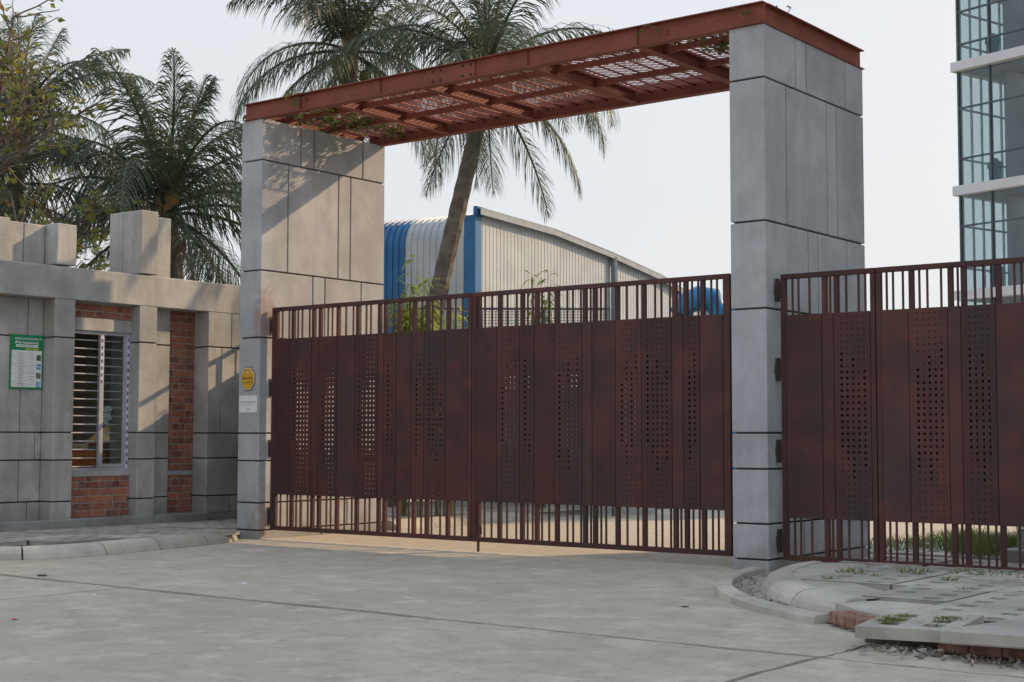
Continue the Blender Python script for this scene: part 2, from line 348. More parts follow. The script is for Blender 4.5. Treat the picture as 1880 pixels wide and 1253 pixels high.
def kerb(parent, path, out, joints, mat='kerb_concrete', prof=KP, jit=.006):
    """path: points of the back edge; out: +1/-1 side the kerb face looks to; joints: number of stones"""
    pts = [Vector((*p, 0)) for p in path]; L = [0]
    for a, b_ in zip(pts, pts[1:]): L.append(L[-1]+(b_-a).length)
    def at(d):
        for i in range(len(pts)-1):
            if d <= L[i+1] or i == len(pts)-2:
                k = (d-L[i])/(L[i+1]-L[i]); return pts[i].lerp(pts[i+1], k)
    def fr(d):
        t_ = (at(min(d+.12, L[-1]))-at(max(d-.12, 0))).normalized(); return at(d), Vector((-t_.y, t_.x, 0))*out
    n = joints; step = L[-1]/n
    for s_ in range(n):
        a, b_ = s_*step+.008, (s_+1)*step-.008; rows = []; dz = rnd(-jit, jit); m_ = max(3, int(step/.15))
        for k in range(m_+1):
            p, nn = fr(a+(b_-a)*k/m_); e = .985 if k in (0, m_) else 1
            rows.append([tuple(p+nn*(o_*e+rnd(-.003, .003))+Vector((0, 0, (z+dz)*e+rnd(-.002, .002)))) for o_, z in prof])
        mb = MB().grid(rows); q = len(prof); mb.f += [tuple(range(q)), tuple(range(m_*q, m_*q+q))[::-1]]
        mb.build('kerb_stone', mat, parent, smooth=False)
def paver(parent, x0, x1, y0, y1, z, seed, nx=2, ny=3, clip=None, mat='paver_concrete', rz=0):
    rr = random.Random(seed); w, h = x1-x0, y1-y0
    us = [x0+w*(i+.5)/nx for i in range(nx)]; vs_ = [y0+h*(i+.5)/ny for i in range(ny)]; sq = rr.random() < .5
    mb = MB().perf(us, vs_, (x0+.008, x1-.008, y0+.008, y1-.008), lambda i, j: .098 if not sq else .088, lambda u, v, d: (u, v, z+d+(u-x0)*tx+(v-y0)*ty), -.06, 16, lambda i, j: sq) if not (globals().update(tx=rr.uniform(-.004, .004), ty=rr.uniform(-.004, .004))) else 0
    return mb.build('paving_slab', mat, parent)
# left pavement
pl = struct(bpy.data.objects.new('pavement_left', None)); COL.objects.link(pl)
MB().prism([(-8.25, -4.1), (-8.2, -1.5), (-8.6, -.4), (-8.9, .05), (-8.9, 2.9), (-10.95, 2.9), (-10.95, -5.6), (-9.5, -5.5)], -.04, .095).build('bedding', 'soil', pl)
kerb(pl, [(-10.9, -5.55), (-9.6, -5.35), (-8.7, -4.95), (-8.15, -4.45), (-7.97, -4.0), (-8.0, -3.3), (-8.2, -2.3), (-8.3, -1.6), (-8.5, -.95), (-8.78, -.5)], -1, 7)
k = 0
for yy in (-4.9, -3.8, -2.7, -1.6, -.5, .6, 1.7):
    for xx in (-10.83, -9.86, -8.98):
        x1 = min(xx+(.96 if xx < -9 else .72), -8.93 if yy > -.6 else -8.26)
        if xx == -8.98 and (yy > -.6 or yy < -4): continue
        k += 1; paver(pl, xx, x1, yy, yy+1.09, .165, k*7+1)
# inner pavement seen through the bars, left side of the driveway
pi_ = struct(bpy.data.objects.new('pavement_inner', None)); COL.objects.link(pi_)
MB().prism([(-14, 3.2), (-8.6, 3.2), (-9.3, 12), (-9.5, 16), (-14, 16)], -.04, .1).build('bedding', 'soil', pi_)
kerb(pi_, [(-8.5, 2.95), (-8.62, 5), (-9.1, 8), (-9.35, 11), (-9.5, 16)], -1, 12)
for j in range(9):
    for i in range(3): paver(pi_, -11.7+i, -10.72+i, 3.3+j*1.1-i*.02, 4.38+j*1.1, .165, 200+j*3+i)
# right pavement
pr = struct(bpy.data.objects.new('pavement_right', None)); COL.objects.link(pr)
cx, cy = 5.3, .2
arc = lambda r_, a0, a1, n: [(cx-r_*math.cos(R(a0+(a1-a0)*i/n)), cy-r_*math.sin(R(a0+(a1-a0)*i/n))) for i in range(n+1)]
MB().prism(arc(4.2, 2, 62, 14)+[(3.95, -5.0), (12, -5.0), (12, .2)], -.04, .09).build('bedding', 'soil', pr)
kerb(pr, arc(4.12, 3, 60, 16), -1, 5, jit=.006)
MB().grid([[(*p, z) for p in arc(r_, 3, 60, 18)] for r_, z in ((4.14, .15), (3.95, .158), (3.6, .158), (3.55, .1))]).build('infill', 'kerb_concrete', pr)
GP = [(0, -.03), (0, .07), (.02, .085), (.15, .08), (.18, .06), (.19, -.03)]
MB().prism([(3.1, -3.72), (3.5, -4.1), (3.94, -4.38), (3.94, -3.27), (3.32, -3.27), (3.22, -3.42)], -.04, .135).build('edging', 'kerb_concrete', pr)
kerb(pr, arc(4.74, 6, 64, 16), -1, 3, 'kerb_concrete', GP)
MB().grid([[(*p, z) for p in arc(r_, 4, 66, 20)] for r_, z in ((4.40, .03), (4.5, .012), (4.62, .008), (4.80, .02))]).build('gutter_bed', 'rubble', pr)
for i, xx in enumerate((1.95, 2.95, 3.95, 4.95, 5.95, 6.95)):
    for j, yy in enumerate((-1.05, -2.15, -3.25, -4.35)):
        lim = cx-math.sqrt(max(0, 4.08**2-(yy-cy)**2)) if yy-cy > -4.08 else 3.9
        if xx < lim-.35: continue
        paver(pr, max(xx, lim+.01), xx+.985, yy, yy+1.085, .165, 31*i+j)
for xx in (1.35, 2.4, 3.4, 4.4, 5.4): paver(pr, xx, xx+.98, .06, 1.14, .165, int(xx*10))
# loose slabs and bricks at the broken end of the right pavement
def loose(name, x0, x1, y0, y1, z0, z1, mat, rot, holes=False, parent=pr):
    c = Vector(((x0+x1)/2, (y0+y1)/2, (z0+z1)/2)); w, h, d = (x1-x0)/2, (y1-y0)/2, (z1-z0)/2
    mb = MB()
    if holes: mb.perf([-w*.45, w*.45], [-h*.5, 0, h*.5], (-w, w, -h, h), lambda i, j: .085, lambda u, v, q: (u, v, d+q), -2*d, 16, lambda i, j: True)
    else: mb.box(-w, w, -h, h, -d, d, .012)
    o = mb.build(name, mat, parent, local=True); o.location = c; o.rotation_euler = rot; return o
loose('paving_slab', 3.98, 4.72, -5.32, -4.40, .10, .19, 'paver_concrete', (R(1.5), R(-1), R(6)), True)
loose('paving_slab', 4.80, 5.95, -5.55, -4.46, .12, .22, 'paver_concrete', (R(-1.5), R(-2), R(-6)))
for i in range(9):
    b0 = loose('brick', 4.62+i*.255, 4.86+i*.255, -5.22-i*.03, -5.1-i*.03, 0.01, .1, 'brick_dusty', (rnd(-.05, .05), rnd(-.06, .06), rnd(-.2, .1)))
for i in range(5): loose('brick', 3.32+i*.13, 3.44+i*.13, -4.28-i*.105, -4.06-i*.105, .02, .125, 'brick_dusty', (0, 0, R(-38)+rnd(-.1, .1)))
mb = MB()
for i in range(420):
    a = rnd(0, 1); x, y = 4.1+a*1.7+rnd(-.25, .25), -5.25-a*.25+random.gauss(0, .13); s_ = abs(random.gauss(0, .018))+.006
    q = [Vector((rnd(-1, 1), rnd(-1, 1), rnd(-.6, 1))).normalized()*s_ for _ in range(4)]
    mb.add([(x+p.x, y+p.y, s_*.5+p.z) for p in q], [(0, 1, 2), (0, 2, 3), (0, 3, 1), (1, 3, 2)])
for i in range(260):
    r_ = 4.6+rnd(-.12, .14); a = R(rnd(8, 64)); s_ = abs(random.gauss(0, .01))+.004; x, y = cx-r_*math.cos(a), cy-r_*math.sin(a)
    q = [Vector((rnd(-1, 1), rnd(-1, 1), rnd(-.6, 1))).normalized()*s_ for _ in range(4)]
    mb.add([(x+p.x, y+p.y, .02+s_*.5+p.z) for p in q], [(0, 1, 2), (0, 2, 3), (0, 3, 1), (1, 3, 2)])
o = tag(stuff(mb.build('rubble', 'rubble')), 'grey crumbled rubble lying along the broken pavement edge', 'rubble')
# grass tufts
def grass(spots, name, label):
    mb = MB()
    for (x, y, z, r_, n, h) in spots:
        for i in range(n):
            a = rnd(0, 6.28); d = r_*math.sqrt(random.random()); p = Vector((x+d*math.cos(a), y+d*math.sin(a), z)); hh = h*rnd(.5, 1.2); l = Vector((rnd(-.5, .5), rnd(-.5, .5), 1))*hh; w = Vector((math.cos(a*3), math.sin(a*3), 0))*.006
            mb.add([p-w, p+w, p+l*.6+w*.7, p+l*.6-w*.7, p+l+Vector((l.x*.5, l.y*.5, -hh*.1))], [(0, 1, 2, 3), (3, 2, 4)])
    tag(stuff(mb.build(name, 'grass_blade')), label, 'grass')
sp = [(3.15, -.35, .12, .35, 140, .10), (2.6, -.75, .15, .2, 60, .09), (2.1, -1.15, .15, .2, 50, .08), (3.6, -.2, .12, .3, 120, .1), (4.2, -.3, .12, .3, 90, .1)]
for (x, y) in ((4.15, -5.0), (4.15, -4.75), (4.5, -4.98), (4.52, -4.7), (2.2, -1.9), (3.2, -1.3), (2.45, -1.4), (3.7, -2.1), (4.3, -1.2)): sp.append((x, y, .11, .1, 45, .1))
sp += [(4.15, -5.0, .15, .1, 110, .08), (4.52, -4.72, .15, .1, 110, .08), (4.15, -4.74, .15, .1, 80, .07)]
grass(sp, 'grass', 'short green grass growing through the right pavement holes')
grass([(rnd(-.2, 2.4), rnd(3.6, 8.5), 0, .35, 40, .16) for _ in range(60)]+[(rnd(1.0, 2.2), rnd(3.2, 5.0), .05, .25, 70, .28) for _ in range(22)], 'grass', 'tall green grass beyond the side gate bars')
pg = struct(bpy.data.objects.new('pavement_behind', None)); COL.objects.link(pg)
for i in range(3):
    for j in range(5): paver(pg, -.3+i*1.0, .68+i*1.0, 3.4+j*1.1, 4.48+j*1.1, .03, 400+i*7+j)
# ------------------------------------------------------------------ pillars
CZ = [0, .1373, .5652, 1.2245, 1.6587, 3.1716, 4.2427, 6.0125, 6.674]
VJ = {0: [1.4], 1: [.95, 2.0], 2: [1.3, 2.2], 3: [.8, 1.7], 4: [1.0, 1.3, 2.4], 5: [1.15, 1.43, 2.3], 6: [.575, 1.73, 2.022], 7: [.85, 1.15, 2.315]}
def pillar(xl, label):
    pw, pd = .482, 2.867
    t = thing('gate_pillar', (xl, 0, 0), label, 'pillar', 'concrete gate pillars')
    MB().box(xl+.035, xl+pw-.035, .035, pd-.035, -.05, 6.66).build('core', 'joint_dark', t)
    g = .0115
    for c in range(8):
        ys = [0]+VJ[c]+[pd]; z0, z1 = CZ[c]+(g if c else -.05), CZ[c+1]-(g if c < 7 else 0)
        for i in range(len(ys)-1):
            y0, y1 = ys[i]+(g if i else 0), ys[i+1]-(g if i < len(ys)-2 else 0)
            MB().box(xl, xl+pw, y0, y1, z0, z1, .006).build('concrete_block', 'pillar_concrete', t)
    return t
PL = pillar(-8.912, 'tall sunlit concrete pillar carrying a yellow octagonal sign'); PR = pillar(0, 'tall shaded grey concrete pillar between main gate and side gate')
# ------------------------------------------------------------------ canopy
cn = thing('steel_canopy', (-4.2, 1.4, 6.674), 'rust red steel canopy with wire mesh spanning the two concrete pillars', 'canopy')
def ibeam(p, q, h=.27, w=.14, name='beam', z0=6.676, tf=.014):
    p, q = Vector((*p, 0)), Vector((*q, 0)); mb = MB(); z = Vector((0, 0, 1))
    mb.bar(p+z*(z0+tf/2), q+z*(z0+tf/2), w, tf); mb.bar(p+z*(z0+h-tf/2), q+z*(z0+h-tf/2), w, tf); mb.bar(p+z*(z0+h/2), q+z*(z0+h/2), .012, h-2*tf)
    return mb.build(name, 'beam_paint', cn)
XA, XB, YA, YB = -8.80, .43, .03, 2.80
ibeam((XA-.06, YA), (XB+.06, YA)); ibeam((XA+.06, YB), (XB-.06, YB)); ibeam((XB, YA+.075), (XB, YB+.1)); ibeam((XA, YA+.075), (XA, YB-.075))
CB = [-6.9, -5.09, -3.15, -1.36]
for x in CB: ibeam((x, YA+.075), (x, YB-.075), .2, .13, 'cross_beam', 6.68)
for y in (.66, 1.64):
    e = [XA]+CB+[XB]
    for a, b_ in zip(e, e[1:]): MB().box(a+.008, b_-.008, y-.025, y+.025, 6.73, 6.81).build('purlin', 'beam_paint', cn)
rod = MB().tube([(0, YA+.01, 0), (0, YB-.01, 0)], .013, 6).mesh('rod', 'beam_paint', True)
e = [XA]+CB+[XB]
for a, b_ in zip(e, e[1:]):
    n = round((b_-a)/.262)
    for i in range(1, n): put('rod', rod, cn, (a+(b_-a)*i/n+4.2, -1.4, .152))
for a, b_ in zip(e, e[1:]):                      # expanded metal laid over each bay
    mb = MB(); sw, lw = .06, .13; ny = int((YB-YA-.03)/sw)
    nseg = int((b_-a-.02)/(lw/2))
    for j in range(ny+1):
        s_ = 1 if j % 2 else -1; P = []
        for i in range(nseg+1):
            y = YA+.015+j*sw+s_*(sw/2 if i % 2 else -sw/2)*.96; P.append((a+.01+i*lw/2, min(max(y, YA+.005), YB-.005)))
        V = []
        for (x, y) in P: V += [(x, y-.006, 6.840), (x, y+.006, 6.858)]
        mb.add(V, [(2*i, 2*i+1, 2*i+3, 2*i+2) for i in range(nseg)])
    stuff(mb.build('wire_mesh', 'beam_paint', cn))
sp = MB().box(-4.95, -4.08, YA-.022, YA-.0065, 6.70, 6.925).build('splice_plate', 'beam_paint', cn)
mb = MB()
for x in (-4.87, -4.72, -4.31, -4.16):
    for z in (6.74, 6.885): mb.tube([(x, YA-.04, z), (x, YA-.02, z)], .018, 6)
mb.build('bolts', 'hinge_iron', sp)
for x in (-7.6, -5.9, -3.15, -1.36): MB().box(x-.004, x+.004, YA-.03, YA-.0065, 6.692, 6.93).build('stiffener', 'beam_paint', cn)
# ------------------------------------------------------------------ gates
ROWS = [3.09-.0727*i for i in range(33)]
PAT = {'A': ([7, 10, 8, 12, 10], [22, 24, 27, 23, 25]), 'C': ([10, 12, 8, 10, 7], [25, 23, 27, 24, 22]), 'B': ([13, 9, 11, 8], [24, 28, 25, 23]), 'F': ([7, 10, 8, 12], [22, 24, 27, 23]), 'G': ([12, 8, 10, 7], [22, 26, 23, 21]), 'D': ([7, 10], [22, 24]), 'E': ([10, 7], [25, 22])}
WB = MB().box(0, .058, .214, .262, .2, 3.59).mesh('wide_bar', 'gate_paint')
TBT = MB().box(0, .021, .216, .238, 3.12, 3.59).mesh('thin_bar', 'gate_paint'); TBB = MB().box(0, .021, .216, .238, .2, .72).mesh('thin_bar', 'gate_paint')
CS = MB().box(-.02, .02, .2095, .2135, .71, 3.135).mesh('cover_strip', 'gate_paint')
HG = MB()
HG.box(-.10, .0, .205, .255, -.10, .10, .004).box(-.135, -.1, .2, .26, -.14, .14).tube([(-.16, .23, -.05), (-.16, .23, .05)], .04, 8)
HG = HG.mesh('hinge', 'hinge_iron')
def leaf(label, x0, x1, top, bot, pans, wide, thin, holes, hinge=None, base=None, dz=0, stile=(.06, .07), rz=0, group='rust red gate leaves'):
    """pans: panel limits in x; holes: {panel index: (columns, pattern)}"""
    t = thing('gate_leaf', base or ((x0+x1)/2, .2, 0), label, 'gate', group, rz)
    b0 = Vector((0, 0, 0)) if base else wloc(t); lc = bool(base)
    bd = lambda mb, n, mat='gate_paint': mb.build(n, mat, t, local=lc)
    off = (-b0.x, -b0.y, dz-b0.z)
    bd(MB().box(x0, x1, .2, .262, top-.062, top, .004), 'top_rail'); bd(MB().box(x0, x1, .2, .262, bot, bot+.065, .004), 'bottom_rail')
    bd(MB().box(x0, x0+stile[0], .2, .262, bot+.066, top-.063, .003), 'stile'); bd(MB().box(x1-stile[1], x1, .2, .262, bot+.066, top-.063, .003), 'stile')
    for x in wide: put('bar', WB, t, (x+off[0], off[1], off[2]))
    for x in thin: put('bar', TBT, t, (x+off[0], off[1], off[2])); put('bar', TBB, t, (x+off[0], off[1], off[2]))
    for x in pans: put('cover_strip', CS, t, (x+off[0], off[1], off[2]))
    zt, zb = 3.145+dz, .70+dz
    for i in range(len(pans)-1):
        a, b_ = pans[i]+.004, pans[i+1]-.004; mb = MB()
        yo = .2-.004
        fn = lambda u, v, d: (u, yo+d, v)
        if i in holes:
            cols, pt = holes[i]; S, E_ = PAT[pt]
            mb.perf(cols, [z+dz for z in reversed(ROWS)], (a, b_, zb, zt), (HR := lambda ci, rj: .0175 if S[ci]-1 <= 32-rj <= E_[ci]-1 else .0085), fn, .006)
            mb.perf(cols, [z+dz for z in reversed(ROWS)], (a, b_, zb, zt), HR, lambda u, v, d: (u, yo+.078+d, v), .006)
        else: mb.box(a, b_, yo, yo+.012, zb, zt, .002).box(a, b_, yo+.074, yo+.082, zb, zt)
        bd(mb, 'perforated_panel' if i in holes else 'panel')
    for z in hinge[1] if hinge else ():
        put('hinge', HG, t, ((hinge[0])+off[0], off[1], z+off[2]), (0, 0, 0))
    return t
L = leaf('left leaf of the wide maroon main gate beside the sunlit pillar', -8.375, -4.285, 3.65, .14,
  [-8.327, -7.948, -7.478, -7.323, -6.927, -6.553, -6.084, -5.967, -5.712, -5.412, -5.17, -4.767, -4.351],
  [-8.32, -7.951, -7.494, -7.352, -6.968, -6.555, -6.107, -5.988, -5.713, -5.413, -5.161, -4.765],
  [-8.171, -8.019, -7.821, -7.727, -7.565, -7.163, -7.073, -6.782, -6.628, -6.359, -6.265, -5.792, -5.482, -5.245, -5.046, -4.883, -4.611, -4.477],
  {1: ([-7.858, -7.786, -7.709, -7.638, -7.565], 'A'), 3: ([-7.225, -7.159, -7.086, -7.01], 'B'), 5: ([-6.466, -6.379, -6.306, -6.234, -6.163], 'C'), 7: ([-5.872, -5.793], 'D'), 9: ([-5.314, -5.243], 'E'), 10: ([-5.07, -4.998, -4.925, -4.851], 'F')}, (-8.31, [3.37, 2.38, 1.416, .354]), stile=(.05, .068))
Rl = leaf('right leaf of the wide maroon main gate meeting the shaded pillar', -4.276, -.135, 3.65, .14,
  [-4.19, -3.822, -3.424, -3.174, -2.833, -2.374, -2.213, -1.838, -1.437, -.976, -.81, -.566, -.231],
  [-4.2, -3.823, -3.428, -3.177, -2.838, -2.376, -2.215, -1.859, -1.443, -.976, -.812, -.563],
  [-4.069, -3.943, -3.669, -3.509, -3.313, -3.226, -3.068, -2.948, -2.644, -2.552, -2.421, -2.262, -2.098, -2.02, -1.688, -1.525, -1.249, -1.156, -1.027, -.874, -.697, -.607, -.418, -.335],
  {1: ([-3.723, -3.651, -3.577, -3.505], 'G'), 2: ([-3.33, -3.255], 'D'), 4: ([-2.744, -2.672, -2.6, -2.529, -2.457], 'C'), 7: ([-1.737, -1.67, -1.588, -1.52], 'G'), 8: ([-1.34, -1.267, -1.196, -1.123, -1.054], 'A'), 10: ([-.716, -.642], 'E')}, stile=(.085, .095))
MB().box(-4.165, -4.135, .19, .215, .004, .16).build('drop_bolt', 'gate_paint', Rl)
MB().box(-4.12, -4.08, .185, .199, .25, .36, .003).build('bolt_plate', 'gate_paint', Rl)
DS = -.06
S1 = leaf('narrow maroon side gate leaf hinged on the shaded pillar', .57, 1.785, 3.588, .13, [.633, 1.111, 1.264, 1.728], [.575, 1.109, 1.262],
  [.709, .788, .933, 1.202, 1.407, 1.565, 1.65], {2: ([1.362, 1.433, 1.505, 1.575, 1.65], 'A')}, (.635, [3.46, 2.49, 1.5, .42]), dz=DS, stile=(.062, .058))
S2 = leaf('second maroon side gate leaf cut by the right picture edge', 1.80, 5.3, 3.588, .13, [1.859, 2.193, 2.655, 2.808, 3.201, 3.55, 3.95, 4.4, 4.8, 5.24], [2.195, 2.657, 2.81, 3.202, 3.55, 3.95, 4.4, 4.8],
  [1.915, 1.993, 2.113, 2.311, 2.405, 2.568, 2.762, 2.959, 3.054, 3.144, 3.4, 3.479, 3.7, 3.85, 4.1, 4.25, 4.55, 4.65, 4.95, 5.1], {1: ([2.299, 2.369, 2.439, 2.509, 2.581], 'C'), 3: ([2.907, 2.976, 3.051, 3.122], 'F'), 5: ([3.64, 3.71, 3.78, 3.85], 'G'), 7: ([4.5, 4.57, 4.64, 4.71], 'F')}, dz=DS, stile=(.06, .06))
WK = leaf('maroon wicket leaf ajar behind the sunlit pillar', .03, 2.62, 3.588, .13, [.09, .5, 1.0, 1.16, 1.6, 2.05, 2.56], [.09, .5, 1.0, 1.16, 1.6, 2.05], [.3, .75, 1.35, 1.8, 2.3], {1: ([.62, .692, .764, .836], 'G'), 3: ([1.29, 1.362, 1.434], 'A')}, base=(-8.95, 1.5, 0), dz=DS, rz=R(146))
# ------------------------------------------------------------------ guard house on the left
W = -10.9
gh = thing('guard_house', (W, -.5, 0), 'grey concrete guard house with brick infill and barred window', 'building')
gb = lambda mb, n, mat='wall_concrete', p=gh: mb.build(n, mat, p)
JZ = [.29, .58, 1.23, 1.665, 3.165, 3.775]
def column(y0, y1, xf, xb, z1=3.775, vj=None, name='column', skip=0):
    """stacked cast blocks with open joints; vj: vertical joints (y) per course"""
    zs = JZ[:-1]+[z1]; c = bpy.data.objects.new(name, None); COL.objects.link(c); c.parent = gh; c.location = Vector((xf, y0, 0))-wloc(gh)
    MB().box(xb, xf-.02, y0+.02, y1-.02, .31, z1-.01).build('joint_core', 'joint_dark', c)
    for i in range(len(zs)-1):
        ys = [y0]+((vj or {}).get(i, []))+[y1]
        for k in range(len(ys)-1):
            MB().box(xb, xf, ys[k]+(.006 if k else 0), ys[k+1]-(.006 if k < len(ys)-2 else 0), zs[i]+(.011 if i else 0), zs[i+1]-(.011 if i < len(zs)-2 else 0), .008).build('concrete_block', 'wall_concrete', c)
    return c
column(-2.05, -1.675, W, W-.75); column(-.412, -.048, W, W-.75); column(1.07, 3.4, W, W-.6, vj={0: [1.62], 1: [1.77], 2: [1.8], 3: [1.38], 4: [1.6]})
column(-2.85, -2.056, W-.3, W-.7, vj={0: [-2.28], 1: [-2.44], 2: [-2.16], 3: [-2.44], 4: [-2.33]}, name='wall_panel')
column(-.042, .475, W-.3, W-.7, name='wall_panel', vj={4: [.05]})
gb(MB().box(W-.75, W+.004, -5.2, 3.4, 3.775, 4.29, .012), 'beam')
gb(MB().box(W-.8, W+.05, -5.2, 1.10, .02, .30, .015), 'plinth', 'plinth_concrete'); gb(MB().box(W-.8, W-.004, 1.105, 3.4, .02, .288), 'plinth', 'plinth_concrete')
# stub blocks above the beam
def stub(parts):
    for (x0, x1, y0, y1, z0, z1) in parts: gb(MB().box(x0, x1, y0, y1, z0, z1, .012), 'stub_block')
stub([(W-.42, W+.01, -2.05, -1.685, 4.315, 4.97), (W-.75, W-.43, -2.05, -1.69, 4.292, 4.975), (W-.72, W-.3, -2.44, -2.06, 4.292, 4.955), (W-.72, W-.3, -2.80, -2.452, 4.292, 4.955), (W-.72, W-.12, -3.4, -2.81, 4.292, 4.97)])
stub([(W-.48, W+.01, -.418, -.062, 4.315, 5.385), (W-.85, W-.49, -.412, -.07, 4.292, 5.39), (W-.85, W-.3, -.055, .46, 4.292, 5.36)])
# brick infill
def bricks(name, x, y0, y1, z0, z1, seed, bl=.255, bh=.099, jt=.017):
    rr = random.Random(seed); w = gb(MB().box(x-.14, x-.012, y0, y1, z0, z1), name, 'mortar'); o0 = wloc(w); z = z0+.006; r_ = 0
    while z+.03 < z1:
        h = min(bh, z1-z-.004); y = y0-(0 if r_ % 2 == 0 else bl*.5)
        while y < y1-.02:
            l = bl if rr.random() < .72 else bl*.47
            a, b_ = max(y, y0+.004), min(y+l, y1-.004)
            if b_-a > .025:
                j = rr.uniform(-.003, .003); MB().box(x-.06, x+j, a, b_, z, z+h, .004).build('brick', 'brick', w)
            y += l+jt
        z += bh+jt; r_ += 1
bricks('brick_wall', W-.2, -1.675, -.41, .302, .955, 3); bricks('brick_wall', W-.2, -1.675, -.41, 3.525, 3.775, 4); bricks('brick_wall', W-.36, .478, 1.068, .30, .94, 5); bricks('brick_wall', W-.36, .478, 1.068, 1.02, 3.775, 6); bricks('brick_wall', W-.3, -5.2, -2.86, .302, 3.775, 8)
gb(MB().box(W-.5, W-.35, .478, 1.068, .942, 1.018), 'sill_band'); gb(MB().box(W-.4, W-.19, -1.673, -.414, .957, 1.045, .006), 'window_sill'); gb(MB().box(W-.4, W-.195, -1.673, -.414, 3.318, 3.523, .006), 'lintel')
# window
WX = W-.24; wy0, wy1, wz0, wz1 = -1.67, -.416, 1.047, 3.316; ym = -.985
wn = gb(MB().box(WX-.06, WX, wy0, wy0+.05, wz0, wz1).box(WX-.06, WX+.004, wy1-.075, wy1, wz0, wz1).box(WX-.06, WX+.002, wy0, wy1, wz1-.05, wz1-.001).box(WX-.06, WX+.002, wy0, wy1, wz0+.001, wz0+.045), 'window', 'alu')
wb = lambda mb, n, mat: mb.build(n, mat, wn)
wb(MB().box(WX-.045, WX+.012, ym-.03, ym+.03, wz0+.05, wz1-.055), 'mullion', 'alu')
wb(MB().box(WX-.03, WX-.005, ym+.032, ym+.062, wz0+.05, wz1-.055).box(WX-.03, WX-.005, wy1-.12, wy1-.078, wz0+.05, wz1-.055).box(WX-.03, WX-.006, ym+.032, wy1-.078, wz0+.05, wz0+.11), 'sash', 'alu')
wb(MB().box(WX-.02, WX-.015, ym+.06, wy1-.12, wz0+.1, wz1-.055), 'pane', 'glass_clear')
for i in range(16):
    z = wz0+.07+i*.137; wb(MB().box(WX-.11, WX-.095, wy0, wy1, z-.009, z+.009), 'grille_bar', 'grille')
wb(MB().box(WX+.005, WX+.007, wy1-.055, wy1-.012, wz0+.03, wz1-.06), 'protective_tape', 'tape_white'); wb(MB().box(WX+.013, WX+.015, ym-.012, ym+.026, 2.45, wz1-.07), 'protective_tape', 'tape_white')
for i in range(17): z = wz0+.1+i*.127; wb(MB().box(WX+.008, WX+.0095, wy1-.048, wy1-.02, z, z+.06), 'tape_mark', 'tape_purple')
for i in range(7): z = 2.47+i*.112; wb(MB().box(WX+.016, WX+.0175, ym-.006, ym+.02, z, z+.055), 'tape_mark', 'tape_purple')
# room behind the window
gb(MB().box(W-3.2, W-3.1, -5.2, 3.4, .0, 4.25), 'rear_wall', 'room_inside'); gb(MB().box(W-3.1, W-.76, -5.2, -5.1, 0, 4.25), 'side_wall', 'room_inside'); gb(MB().box(W-3.1, W-2.8, 3.3, 3.4, 0, 4.25).box(W-1.0, W-.76, 3.3, 3.4, 0, 4.25).box(W-2.8, W-1.0, 3.3, 3.4, 0, 1.0).box(W-2.8, W-1.0, 3.3, 3.4, 3.2, 4.25), 'side_wall', 'room_inside'); gb(MB().box(W-3.2, W-.755, -5.2, 3.4, 4.10, 4.285), 'roof', 'wall_concrete'); gb(MB().box(W-3.1, W-.81, -5.1, 3.3, .05, .28), 'floor', 'room_inside')  # unseen opening added in one side wall to let skylight into the room
gb(MB().box(W-.75, W-.52, -5.1, -1.68, .3, 4.1), 'inner_wall', 'room_inside'); gb(MB().box(W-.75, W-.52, -.4, 3.3, .3, 4.1), 'inner_wall', 'room_inside'); gb(MB().box(W-.74, W-.42, -1.67, -.42, 3.33, 4.1), 'inner_wall', 'room_inside'); gb(MB().box(W-.74, W-.42, -1.67, -.42, .3, 1.03), 'inner_wall', 'room_inside')
dk = thing('desk', (W-1.35, -.6, .28), 'orange brown wooden desk inside the guard house window', 'desk')
MB().box(W-1.75, W-.95, -1.25, .35, 1.30, 1.35, .006).build('desk_top', 'wood_desk', dk); MB().box(W-1.0, W-.96, -1.2, .3, .5, 1.295).build('front_panel', 'wood_desk', dk)
for y in (-1.22, .28):
    for x in (W-1.72, W-1.02): MB().box(x, x+.05, y, y+.05, .285, 1.298).build('leg', 'wood_desk', dk)
for i, (y, c, m_) in enumerate(((-1.05, 4, 'book_red'), (-.45, 5, 'book_green'))):
    for k in range(c):
        o = MB().box(W-1.3, W-1.05, y+k*.008, y+.42-k*.01, 1.352+k*.032, 1.382+k*.032, .003).build('book', ('book_red', 'cream', 'book_green', 'cream')[(k+i) % 4])
        tag(o, ('left' if i == 0 else 'right')+' stack of ledgers on the guard desk, layer %s from the table' % ('one', 'two', 'three', 'four', 'five')[k], 'book', 'ledgers stacked on the guard desk')
mb = MB()
for i in range(26): a = rnd(0, 6.28); e_ = rnd(-1, 1); p = Vector((W-.62+rnd(-.03, .03), -.6+.1*math.cos(a)*rnd(.3, 1), 1.95+.14*e_)); mb.box(p.x-.02, p.x+.02, p.y-.04, p.y+.04, p.z-.035, p.z+.035, .012)
tag(mb.build('reflection_shape', 'reflection_white'), 'white lumps standing in for a reflection in the window pane', 'pane_reflection')  # white lumps imitate a reflection on the window glass
